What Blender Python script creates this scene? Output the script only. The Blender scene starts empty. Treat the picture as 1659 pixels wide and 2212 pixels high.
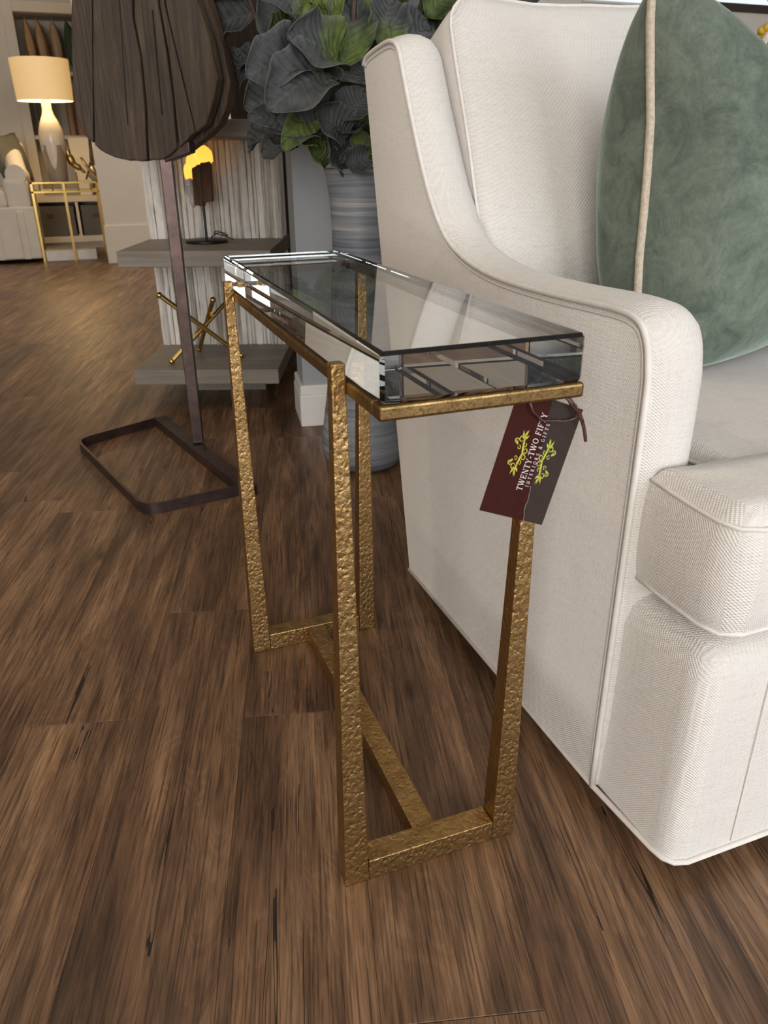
import bpy, math, random
from mathutils import Vector, Matrix, noise
R = math.radians
SC = bpy.context.scene
COL = SC.collection

# ------------------------------------------------------------------ camera, world, lights, exposure
def setup_camera():
    pitch, roll, yaw = R(24.87), R(-0.477), R(20.588)
    fw = Vector((math.sin(yaw)*math.cos(pitch), math.cos(yaw)*math.cos(pitch), -math.sin(pitch)))
    r = Vector((math.cos(yaw), -math.sin(yaw), 0)); u = r.cross(fw)
    r2 = math.cos(roll)*r + math.sin(roll)*u
    u2 = -math.sin(roll)*r + math.cos(roll)*u
    m = Matrix((r2, u2, -fw)).transposed().to_4x4()
    m.translation = Vector((-0.273, -0.578, 0.736))
    cd = bpy.data.cameras.new('camera'); cam = bpy.data.objects.new('camera', cd); COL.objects.link(cam)
    cam.matrix_world = m
    cd.sensor_fit = 'VERTICAL'; cd.sensor_height = 36.0; cd.lens = 1668.4/2212*36.0
    cd.clip_start = 0.02
    cd.dof.use_dof = True; cd.dof.focus_distance = 0.95; cd.dof.aperture_fstop = 13
    SC.camera = cam
setup_camera()

w = bpy.data.worlds.new('world'); SC.world = w; w.use_nodes = True
w.node_tree.nodes['Background'].inputs[0].default_value = (0.92, 0.96, 1.0, 1)
w.node_tree.nodes['Background'].inputs[1].default_value = 1.0

def area(name, loc, target, sx, sy, power, col, spread=180):
    l = bpy.data.lights.new(name, 'AREA'); l.shape = 'RECTANGLE'; l.size = sx; l.size_y = sy
    l.energy = power; l.color = col; l.spread = R(spread)
    o = bpy.data.objects.new(name, l); COL.objects.link(o); o.location = loc
    o.rotation_euler = (Vector(target)-Vector(loc)).to_track_quat('-Z', 'Y').to_euler()
    return o
# daylight entering through the two shop windows behind the photographer
area('window_front_left_offscreen', (-2.3, -4.14, 1.45), (-2.3, 0, 1.45), 2.6, 2.2, 120, (1.0, 0.96, 0.91))
area('window_front_right_offscreen', (1.6, -4.14, 1.45), (1.6, 0, 1.45), 2.8, 2.2, 95, (0.88, 0.94, 1.0))
SC.view_settings.view_transform = 'Standard'; SC.view_settings.look = 'None'
SC.view_settings.exposure = 0.18; SC.view_settings.gamma = 1.0; SC.view_settings.use_curve_mapping = False
SC.cycles.use_denoising = True
SC.cycles.max_bounces = 12; SC.cycles.transmission_bounces = 12; SC.cycles.glossy_bounces = 5; SC.cycles.diffuse_bounces = 3
SC.cycles.use_adaptive_sampling = True; SC.cycles.adaptive_threshold = 0.06
SC.cycles.sample_clamp_indirect = 6.0

# ------------------------------------------------------------------ node material helpers
class NT:
    def __init__(s, name):
        s.m = bpy.data.materials.new(name); s.m.use_nodes = True
        s.t = s.m.node_tree; s.bsdf = s.t.nodes['Principled BSDF']; s.out = s.t.nodes['Material Output']
    def n(s, typ, **kw):
        nd = s.t.nodes.new(typ)
        for k, v in kw.items(): setattr(nd, k, v)
        return nd
    def l(s, a, b): s.t.links.new(a, b)
    def set(s, **kw):
        for k, v in kw.items():
            i = s.bsdf.inputs[k.replace('_', ' ')]
            i.default_value = (*v, 1) if isinstance(v, tuple) and len(v) == 3 else v
    def coord(s, kind='Object', scale=(1, 1, 1), rot=(0, 0, 0), add=None):
        tc = s.n('ShaderNodeTexCoord'); mp = s.n('ShaderNodeMapping')
        mp.inputs['Scale'].default_value = scale; mp.inputs['Rotation'].default_value = rot
        src = tc.outputs[kind]
        if add is not None:
            va = s.n('ShaderNodeVectorMath', operation='ADD'); s.l(src, va.inputs[0]); s.l(add, va.inputs[1]); src = va.outputs[0]
        s.l(src, mp.inputs['Vector']); return mp.outputs[0]
    def noise(s, vec, scale, detail=4, rough=.55, dist=0):
        nd = s.n('ShaderNodeTexNoise'); nd.inputs['Scale'].default_value = scale; nd.inputs['Detail'].default_value = detail
        nd.inputs['Roughness'].default_value = rough; nd.inputs['Distortion'].default_value = dist
        if vec is not None: s.l(vec, nd.inputs['Vector'])
        return nd.outputs['Fac']
    def ramp(s, fac, stops):
        nd = s.n('ShaderNodeValToRGB'); e = nd.color_ramp.elements
        while len(e) < len(stops): e.new(.5)
        for el, (p, c) in zip(e, stops):
            el.position = p; el.color = (*c, 1) if len(c) == 3 else c
        s.l(fac, nd.inputs[0]); return nd.outputs[0]
    def mix(s, fac, a, b, mode='MIX'):
        nd = s.n('ShaderNodeMix', data_type='RGBA', blend_type=mode)
        for v, i in ((fac, 0), (a, 6), (b, 7)):
            if isinstance(v, (int, float)): nd.inputs[i].default_value = v
            elif isinstance(v, tuple): nd.inputs[i].default_value = (*v, 1)
            else: s.l(v, nd.inputs[i])
        return nd.outputs[2]
    def math(s, op, a, b=None):
        nd = s.n('ShaderNodeMath', operation=op)
        for v, i in ((a, 0), (b, 1)):
            if v is None: continue
            if isinstance(v, (int, float)): nd.inputs[i].default_value = v
            else: s.l(v, nd.inputs[i])
        return nd.outputs[0]
    def bump(s, h, strength=.3, dist=.01):
        b = s.n('ShaderNodeBump'); b.inputs['Strength'].default_value = strength; b.inputs['Distance'].default_value = dist
        s.l(h, b.inputs['Height']); s.l(b.outputs[0], s.bsdf.inputs['Normal'])
    def color(s, c): s.l(c, s.bsdf.inputs['Base Color'])

def plain(name, col, rough=.6, metal=0, var=.12, scale=8, **kw):
    t = NT(name); t.set(Roughness=rough, Metallic=metal, **kw)
    f = t.noise(t.coord(), scale, 5)
    a = tuple(max(0, c*(1-var)) for c in col); b = tuple(min(1, c*(1+var)) for c in col)
    t.color(t.ramp(f, [(.3, a), (.7, b)])); return t.m

def m_plank():
    t = NT('floor_oak'); oi = t.n('ShaderNodeObjectInfo')
    cx = t.n('ShaderNodeCombineXYZ')
    t.l(t.math('MULTIPLY', oi.outputs['Random'], 37.0), cx.inputs[0]); t.l(t.math('MULTIPLY', oi.outputs['Random'], 71.0), cx.inputs[1])
    off = cx.outputs[0]
    big = t.noise(t.coord(scale=(11, 1.7, 1), add=off), 1.0, 5, .62, .9)
    mid = t.noise(t.coord(scale=(42, 2.6, 1), add=off), 1.0, 6, .62, .9)
    fine = t.noise(t.coord(scale=(360, 9, 1), add=off), 1.0, 4, .6, .5)
    warp = t.noise(t.coord(scale=(16, 3.0, 1), add=off), 1.0, 2, .5, 1.2)
    ring = t.math('SINE', t.math('MULTIPLY', warp, 95.0))
    c1 = t.ramp(big, [(.28, (.070, .037, .021)), (.45, (.142, .079, .044)), (.58, (.225, .131, .074)), (.74, (.350, .215, .122))])
    c2 = t.ramp(mid, [(.28, (.34, .30, .27)), (.48, (.86, .84, .81)), (.70, (1.42, 1.38, 1.3))])
    c = t.mix(.9, c1, c2, 'MULTIPLY')
    c3 = t.ramp(fine, [(.36, (.30, .26, .23)), (.50, (1, 1, 1)), (.75, (1.25, 1.22, 1.18))])
    c = t.mix(.85, c, c3, 'MULTIPLY')
    rg = t.ramp(ring, [(.0, (.80, .78, .76)), (.6, (1.05, 1.05, 1.05))])
    c = t.mix(.55, c, rg, 'MULTIPLY')
    crk = t.noise(t.coord(scale=(26, .7, 1), add=off), 1.0, 3, .55, .8)
    band = t.math('ABSOLUTE', t.math('SUBTRACT', crk, .60))
    gate = t.noise(t.coord(scale=(5, 3, 1), add=off), 1.0, 2)
    cm = t.math('MULTIPLY', t.math('LESS_THAN', band, .003), t.math('GREATER_THAN', gate, .56))
    c = t.mix(cm, c, (.018, .010, .007))
    vo = t.n('ShaderNodeTexVoronoi'); vo.inputs['Scale'].default_value = 1; t.l(t.coord(scale=(7, 2.6, 1), add=off), vo.inputs['Vector'])
    kn = t.ramp(vo.outputs['Distance'], [(.03, (.22, .19, .18)), (.085, (1, 1, 1))])
    c = t.mix(.8, c, kn, 'MULTIPLY')
    pl = t.ramp(oi.outputs['Random'], [(0, (.90, .88, .87)), (1, (1.10, 1.09, 1.07))])
    c = t.mix(1.0, c, pl, 'MULTIPLY')
    t.color(c); t.set(Roughness=.42)
    t.l(t.ramp(mid, [(.3, (.46,)*3), (.7, (.36,)*3)]), t.bsdf.inputs['Roughness'])
    t.bump(t.math('ADD', fine, t.math('MULTIPLY', cm, -1.5)), .25, .0012)
    return t.m

def m_linen(name, col, k=1.0, amp=.35):
    t = NT(name); tc = t.n('ShaderNodeTexCoord'); sp = t.n('ShaderNodeSeparateXYZ'); t.l(tc.outputs['Object'], sp.inputs[0])
    K = 2*math.pi/0.0033*k
    nz = t.noise(t.coord(), 160, 2)
    jit = t.math('MULTIPLY', nz, 2.2)
    sx = t.math('SINE', t.math('ADD', t.math('MULTIPLY', t.math('ADD', sp.outputs[0], sp.outputs[1]), K), jit))
    sz = t.math('SINE', t.math('ADD', t.math('MULTIPLY', t.math('ADD', sp.outputs[2], t.math('MULTIPLY', sp.outputs[0], .35)), K), jit))
    wv = t.math('MULTIPLY', sx, sz)
    slub = t.noise(t.coord(scale=(30, 30, 420)), 1.0, 2)
    slub2 = t.noise(t.coord(scale=(420, 420, 26)), 1.0, 2)
    sl = t.math('ADD', slub, slub2)
    lo = tuple(c*.90 for c in col); hi = tuple(min(1, c*1.05) for c in col)
    c = t.ramp(t.math('ADD', t.math('MULTIPLY', wv, .22), .5), [(.2, lo), (.8, hi)])
    c = t.mix(.5, c, t.ramp(sl, [(.7, (.88, .87, .86)), (1.15, (1.06, 1.06, 1.06))]), 'MULTIPLY')
    t.color(c); t.set(Roughness=.88, Sheen_Weight=.25, Sheen_Roughness=.5)
    t.bump(t.math('ADD', wv, t.math('MULTIPLY', sl, 1.2)), amp, .0012)
    return t.m

def m_velvet(name, a, b):
    t = NT(name); f = t.noise(t.coord(), 17, 8, .74, .8); g = t.noise(t.coord(scale=(60, 60, 45)), 3, 4, .7, .6)
    c = t.ramp(f, [(.34, a), (.66, b)]); c = t.mix(.6, c, t.ramp(g, [(.3, (.72, .72, .72)), (.7, (1.2, 1.2, 1.2))]), 'MULTIPLY')
    t.color(c); t.set(Roughness=.85, Sheen_Weight=.7, Sheen_Roughness=.35, Sheen_Tint=(.65, .78, .70)); t.bump(f, .35, .006)
    return t.m

def m_gold(name, hammered):
    t = NT(name); t.set(Metallic=1.0, Roughness=.32)
    n1 = t.noise(t.coord(), 40, 5, .65)
    t.color(t.ramp(n1, [(.30, (.26, .155, .058)), (.5, (.40, .255, .105)), (.72, (.50, .335, .15))]))
    t.l(t.ramp(n1, [(.3, (.46,)*3), (.7, (.31,)*3)]), t.bsdf.inputs['Roughness'])
    if hammered:
        nz = t.n('ShaderNodeTexNoise'); nz.inputs['Scale'].default_value = 140; t.l(t.coord(), nz.inputs['Vector'])
        va = t.n('ShaderNodeMix', data_type='VECTOR'); va.inputs[0].default_value = .006
        t.l(t.coord(scale=(1, 1, .72)), va.inputs[4]); t.l(nz.outputs['Color'], va.inputs[5])
        vo = t.n('ShaderNodeTexVoronoi', feature='SMOOTH_F1'); vo.inputs['Scale'].default_value = 185
        vo.inputs['Smoothness'].default_value = .35; t.l(va.outputs[1], vo.inputs['Vector'])
        vo2 = t.noise(va.outputs[1], 210, 2, .5, 2.2)
        h = t.math('ADD', t.math('MULTIPLY', t.math('SMOOTH_MIN', vo.outputs['Distance'], .55), 1.1), t.math('MULTIPLY', vo2, .40))
        t.bump(h, .62, .0025)
    else:
        sp = t.noise(t.coord(), 420, 4, .7)
        t.color(t.mix(.8, t.ramp(n1, [(.3, (.19, .115, .045)), (.7, (.34, .22, .09))]), t.ramp(sp, [(.36, (.35, .32, .28)), (.5, (1, 1, 1))]), 'MULTIPLY'))
        t.bump(sp, .2, .001)
    return t.m

def m_glass(name, col=(.95, .99, .975), ior=1.52):
    t = NT(name); t.set(Base_Color=col, Roughness=0.0, IOR=ior, Transmission_Weight=1.0); return t.m

def m_oldwood(name, a, b, c3, sx=(60, 60, 4)):
    t = NT(name); f = t.noise(t.coord(scale=sx), 1.0, 6, .65, .8); g = t.noise(t.coord(scale=(190, 190, 7)), 1.0, 3, .6, .4)
    c = t.ramp(f, [(.3, a), (.52, b), (.75, c3)]); c = t.mix(.7, c, t.ramp(g, [(.33, (.4, .4, .4)), (.55, (1, 1, 1))]), 'MULTIPLY')
    t.color(c); t.set(Roughness=.7); t.bump(t.math('ADD', f, g), .6, .004); return t.m

def m_strip():
    t = NT('whitewashed_bark'); f = t.noise(t.coord(scale=(46, 46, 2.0)), 1.0, 5, .65, .7); g = t.noise(t.coord(scale=(70, 70, 40)), 1.0, 4)
    c = t.ramp(f, [(.24, (.30, .24, .17)), (.36, (.60, .55, .47)), (.48, (.80, .77, .72)), (.75, (.88, .87, .84))])
    c = t.mix(.35, c, t.ramp(g, [(.3, (.7, .68, .66)), (.7, (1.1, 1.1, 1.1))]), 'MULTIPLY')
    t.color(c); t.set(Roughness=.6); t.bump(t.math('ADD', f, t.math('MULTIPLY', g, .5)), .5, .004); return t.m

def m_greywood(name, a, b):
    t = NT(name); f = t.noise(t.coord(scale=(3, 50, 60)), 1.0, 5, .6, .5)
    t.color(t.ramp(f, [(.3, a), (.7, b)])); t.set(Roughness=.5); t.bump(f, .2, .002); return t.m

def m_vase():
    t = NT('brushed_blue_grey_ceramic'); f = t.noise(t.coord(scale=(2.2, 2.2, 62)), 1.0, 5, .62, .5); g = t.noise(t.coord(scale=(5, 5, 18)), 1.0, 3)
    c = t.ramp(f, [(.30, (.090, .115, .155)), (.46, (.20, .225, .26)), (.58, (.30, .315, .33)), (.72, (.50, .48, .44))])
    c = t.mix(.5, c, t.ramp(g, [(.35, (.75, .78, .85)), (.65, (1.15, 1.12, 1.08))]), 'MULTIPLY')
    t.color(c); t.set(Roughness=.5); t.bump(f, .3, .002); return t.m

def m_leaf(name, grey, green, veins):
    t = NT(name); at = t.n('ShaderNodeAttribute'); at.attribute_name = 'leaf_uv'
    sp = t.n('ShaderNodeSeparateXYZ'); t.l(at.outputs['Vector'], sp.inputs[0])
    along, across, g = sp.outputs[0], sp.outputs[1], sp.outputs[2]
    nz = t.noise(t.coord(), 45, 4)
    k = t.math('SUBTRACT', t.math('ADD', t.math('MULTIPLY', g, 1.35), t.math('MULTIPLY', nz, .35)), t.math('MULTIPLY', along, .75))
    k = t.ramp(k, [(.12, (0, 0, 0)), (.42, (1, 1, 1))])
    gr = t.ramp(nz, [(.3, tuple(c*.65 for c in grey)), (.7, tuple(c*1.25 for c in grey))])
    gn = t.ramp(nz, [(.3, tuple(c*.6 for c in green)), (.7, tuple(c*1.3 for c in green))])
    c = t.mix(k, gr, gn)
    ab = t.math('ABSOLUTE', t.math('SUBTRACT', across, .5))
    v = t.math('SINE', t.math('MULTIPLY', t.math('SUBTRACT', along, t.math('MULTIPLY', ab, .5)), 58.0))
    vm = t.math('MULTIPLY', t.math('GREATER_THAN', v, .86), .10)
    mid = t.math('MULTIPLY', t.math('LESS_THAN', ab, .018), .3)
    edge = t.math('MULTIPLY', t.math('GREATER_THAN', ab, .485), .55)
    c = t.mix(t.math('MAXIMUM', t.math('MAXIMUM', vm, mid), edge), c, veins)
    t.color(c); t.set(Roughness=.72, Specular_IOR_Level=.3); t.bump(t.math('ADD', t.math('MULTIPLY', v, .35), nz), .8, .003); return t.m

def m_emit(name, col, strength, base=(.8, .7, .5)):
    t = NT(name); t.set(Base_Color=base, Roughness=.6, Emission_Color=col, Emission_Strength=strength); return t.m

M = {}
M['plank'] = m_plank()
M['linen'] = m_linen('cream_linen', (.76, .72, .675), 1.0, .5)
M['piping'] = plain('cream_piping', (.74, .70, .66), .85, var=.06, scale=60)
M['cream_far'] = plain('cream_upholstery', (.74, .69, .62), .9, var=.05)
M['velvet'] = m_velvet('sage_velvet', (.070, .092, .072), (.165, .200, .155))
M['tape'] = plain('beige_tape', (.50, .42, .33), .85, var=.2, scale=220)
M['gold_h'] = m_gold('hammered_antique_gold', True)
M['gold'] = m_gold('antique_gold', False)
M['brass'] = plain('polished_brass', (.62, .42, .14), .22, 1.0, var=.08)
M['glass'] = m_glass('crystal_glass')
M['pane'] = m_glass('clear_glass', (.95, .99, .97), 1.45)
M['steel'] = plain('bronzed_steel', (.085, .058, .052), .36, .75, var=.3, scale=30)
M['oldwood'] = m_oldwood('weathered_dark_oak', (.024, .015, .009), (.058, .037, .022), (.105, .070, .043))
M['oldwood_edge'] = m_oldwood('weathered_oak_edge', (.05, .028, .014), (.13, .078, .042), (.24, .155, .088))
M['darkwood'] = m_oldwood('dark_brown_wood', (.020, .012, .008), (.045, .027, .016), (.090, .054, .031))
M['strip'] = m_strip()
M['greywood'] = m_greywood('grey_washed_oak', (.17, .145, .12), (.27, .235, .20))
M['vase'] = m_vase()
M['leaf'] = m_leaf('slate_leaf', (.072, .077, .077), (.100, .138, .034), (.13, .135, .13))
M['leaf_g'] = m_leaf('green_leaf', (.060, .088, .030), (.115, .158, .036), (.15, .19, .08))
M['stem'] = plain('brown_stem', (.075, .045, .035), .8, var=.3, scale=60)
M['wall_grey'] = plain('blue_grey_paint', (.36, .38, .40), .8, var=.02)
M['wall_warm'] = plain('warm_white_paint', (.74, .69, .62), .85, var=.02)
M['wall_far'] = plain('cream_paint', (.76, .71, .63), .85, var=.02)
M['white'] = plain('white_paint', (.80, .79, .77), .55, var=.02)
M['ceiling'] = plain('ceiling_white', (.82, .81, .79), .9, var=.02)
M['black'] = plain('black_iron', (.012, .011, .010), .4, .4, var=.2)
M['card'] = plain('maroon_card', (.040, .0085, .0065), .7, var=.08, scale=90, Specular_IOR_Level=.12)
M['card2'] = plain('umber_card', (.040, .028, .024), .8, var=.08, scale=90, Specular_IOR_Level=.12)
M['ink_w'] = plain('white_ink', (.82, .74, .74), .6, var=.02)
M['ink_y'] = plain('chartreuse_ink', (.52, .50, .06), .6, var=.05)
M['raffia'] = plain('brown_raffia', (.075, .033, .027), .25, var=.45, scale=260)
M['cord'] = plain('tan_cord', (.20, .14, .09), .7, var=.1)
M['marble'] = plain('white_marble', (.80, .76, .72), .3, var=.08, scale=14)
M['grey_fab'] = plain('charcoal_fabric', (.10, .10, .085), .9, var=.1)
M['tan_fab'] = plain('tan_fabric', (.48, .32, .18), .9, var=.15, scale=20)
M['tan2_fab'] = plain('sand_fabric', (.42, .30, .19), .9, var=.15, scale=20)
M['green_fab'] = plain('forest_fabric', (.045, .085, .04), .9, var=.2, scale=20)
M['green2_fab'] = plain('dark_forest_fabric', (.022, .045, .025), .9, var=.2, scale=20)
M['pink_fab'] = plain('blush_linen', (.45, .29, .20), .9, var=.1)
M['rust_fab'] = plain('rust_fabric', (.22, .06, .03), .9, var=.1)
M['bin'] = plain('grey_bin_fabric', (.13, .125, .12), .9, var=.1)
M['brownbox'] = plain('brown_leather', (.10, .05, .025), .5, var=.2)
M['shade'] = m_emit('lit_linen_shade', (1.0, .58, .18), .42, (.70, .62, .48))
M['bulb'] = m_emit('warm_bulb', (1.0, .78, .42), 12)
M['can'] = m_emit('recessed_lamp', (1.0, .86, .66), 9)
M['glaze_w'] = plain('white_glaze', (.72, .67, .60), .18, var=.05)
M['glaze_t'] = plain('taupe_glaze', (.36, .285, .22), .35, var=.08)
M['crystal'] = m_emit('glowing_amber_crystal', (1.0, .42, .05), 1.4, (.85, .5, .15))
M['quartz'] = plain('pale_quartz', (.55, .50, .47), .35, var=.2, scale=30)
M['block'] = m_oldwood('chestnut_block', (.05, .022, .008), (.11, .05, .02), (.20, .10, .04), (30, 30, 6))
M['bowl'] = plain('milk_glass', (.62, .60, .50), .15, var=.04)
M['bloom'] = plain('yellow_petal', (.80, .52, .05), .6, var=.15, scale=40)
M['frame'] = plain('bronze_window_frame', (.055, .040, .034), .45, .3, var=.1)

# ------------------------------------------------------------------ geometry helpers
class G:
    def __init__(s): s.v = []; s.f = []
    def add(s, v, f):
        o = len(s.v); s.v += [tuple(p) for p in v]; s.f += [tuple(i+o for i in q) for q in f]; return s
    def box(s, x0, x1, y0, y1, z0, z1):
        return s.add([(x0,y0,z0),(x1,y0,z0),(x1,y1,z0),(x0,y1,z0),(x0,y0,z1),(x1,y0,z1),(x1,y1,z1),(x0,y1,z1)],
            [(0,3,2,1),(4,5,6,7),(0,1,5,4),(1,2,6,5),(2,3,7,6),(3,0,4,7)])
    def hexa(s, lo, hi):            # two quads (4 corners each, anticlockwise from above)
        return s.add(list(lo)+list(hi), [(0,3,2,1),(4,5,6,7),(0,1,5,4),(1,2,6,5),(2,3,7,6),(3,0,4,7)])
    def prism(s, poly, fn, d0, d1): # poly of 2D points, fn(a,b,d)->3D
        n = len(poly)
        v = [fn(a, b, d0) for a, b in poly]+[fn(a, b, d1) for a, b in poly]
        return s.add(v, [tuple(range(n-1,-1,-1)), tuple(range(n, 2*n))]+[(i,(i+1)%n,n+(i+1)%n,n+i) for i in range(n)])
    def tube(s, pts, r, n=8, closed=False, cap=True):
        pts = [Vector(p) for p in pts]; N = len(pts); rr = r if isinstance(r, (list, tuple)) else [r]*N
        up = None; rings = []
        for i, p in enumerate(pts):
            a = pts[i-1] if (i > 0 or closed) else p; b = pts[(i+1) % N] if (i < N-1 or closed) else p
            t = (b-a).normalized()
            if up is None: up = t.orthogonal().normalized()
            up = (up-t*up.dot(t)); up = up.normalized() if up.length > 1e-6 else t.orthogonal().normalized()
            sd = t.cross(up)
            rings.append([p+(up*math.cos(2*math.pi*k/n)+sd*math.sin(2*math.pi*k/n))*rr[i] for k in range(n)])
        v = [q for rg in rings for q in rg]; f = []
        for i in range(N if closed else N-1):
            j = (i+1) % N
            for k in range(n): f.append((i*n+k, i*n+(k+1) % n, j*n+(k+1) % n, j*n+k))
        if cap and not closed: f += [tuple(range(n-1,-1,-1)), tuple((N-1)*n+k for k in range(n))]
        return s.add(v, f)
    def lathe(s, prof, n=32, cx=0, cy=0, sy=1.0):
        v = []; f = []
        for r, z in prof: v += [(cx+r*math.cos(2*math.pi*k/n), cy+sy*r*math.sin(2*math.pi*k/n), z) for k in range(n)]
        for i in range(len(prof)-1):
            for k in range(n): f.append((i*n+k, i*n+(k+1) % n, (i+1)*n+(k+1) % n, (i+1)*n+k))
        f += [tuple(range(n-1,-1,-1)), tuple((len(prof)-1)*n+k for k in range(n))]
        return s.add(v, f)
    def ball(s, c, r, n=12, m=8, sc=(1, 1, 1)):
        c = Vector(c); v = [c+Vector((0,0,-r*sc[2]))]; f = []
        for i in range(1, m):
            a = -math.pi/2+math.pi*i/m
            v += [c+Vector((r*math.cos(a)*math.cos(2*math.pi*k/n)*sc[0], r*math.cos(a)*math.sin(2*math.pi*k/n)*sc[1], r*math.sin(a)*sc[2])) for k in range(n)]
        v.append(c+Vector((0,0,r*sc[2]))); L = len(v)-1
        for k in range(n):
            f.append((0, 1+(k+1) % n, 1+k)); f.append((L, 1+(m-2)*n+k, 1+(m-2)*n+(k+1) % n))
            for i in range(m-2): f.append((1+i*n+k, 1+i*n+(k+1) % n, 1+(i+1)*n+(k+1) % n, 1+(i+1)*n+k))
        return s.add(v, f)
    def rings(s, rings, cap=True):  # list of equal-length closed loops
        n = len(rings[0]); f = []; v = [p for r in rings for p in r]
        for i in range(len(rings)-1):
            for k in range(n): f.append((i*n+k, i*n+(k+1) % n, (i+1)*n+(k+1) % n, (i+1)*n+k))
        if cap == 'tess':
            from mathutils.geometry import tessellate_polygon
            for o, rg in ((0, rings[0]), ((len(rings)-1)*n, rings[-1])):
                f += [tuple(o+i for i in t) for t in tessellate_polygon([[Vector(p) for p in rg]])]
        elif cap: f += [tuple(range(n-1,-1,-1)), tuple((len(rings)-1)*n+k for k in range(n))]
        return s.add(v, f)
    def build(s, name, mat, parent=None, smooth=False, bevel=0, seg=2, sub=0, off=(0, 0, 0), angle=35):
        me = bpy.data.meshes.new(name)
        me.from_pydata([(p[0]-off[0], p[1]-off[1], p[2]-off[2]) for p in s.v], [], s.f); me.validate(); me.update()
        import bmesh
        bm = bmesh.new(); bm.from_mesh(me); bmesh.ops.recalc_face_normals(bm, faces=bm.faces); bm.to_mesh(me); bm.free()
        o = bpy.data.objects.new(name, me); COL.objects.link(o)
        if mat: me.materials.append(M[mat] if isinstance(mat, str) else mat)
        if parent: o.parent = parent
        if smooth is True: me.polygons.foreach_set('use_smooth', [True]*len(me.polygons))
        elif smooth == 'auto':
            me.polygons.foreach_set('use_smooth', [True]*len(me.polygons)); me.set_sharp_from_angle(angle=R(angle))
        if bevel:
            b = o.modifiers.new('bevel', 'BEVEL'); b.width = bevel; b.segments = seg; b.limit_method = 'ANGLE'; b.angle_limit = R(angle)
        if sub:
            b = o.modifiers.new('sub', 'SUBSURF'); b.levels = sub; b.render_levels = sub
        return o
def thing(name, label, cat, loc=(0, 0, 0), rz=0, group=None):
    o = bpy.data.objects.new(name, None); COL.objects.link(o); o.location = loc; o.rotation_euler = (0, 0, rz); o.empty_display_size = .05
    return tag(o, label, cat, group)
def tag(o, label, cat, group=None):
    o['label'] = label; o['category'] = cat
    if group: o['group'] = group
    return o
def struct(o): o['kind'] = 'structure'; return o
def smoothpath(pts, n=6, closed=False):   # Catmull-Rom
    P = [Vector(p) for p in pts]; N = len(P); out = []
    for i in range(N if closed else N-1):
        p1 = P[i]; p2 = P[(i+1) % N]
        p0 = P[i-1] if (i > 0 or closed) else p1*2-p2; p3 = P[(i+2) % N] if (i < N-2 or closed) else p2*2-p1
        for k in range(n):
            t = k/n
            out.append(.5*((2*p1)+(p2-p0)*t+(2*p0-5*p1+4*p2-p3)*t*t+(3*p1-p0-3*p2+p3)*t**3))
    if not closed: out.append(P[-1])
    return out
def lerp(a, b, t): return a+(b-a)*t

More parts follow.
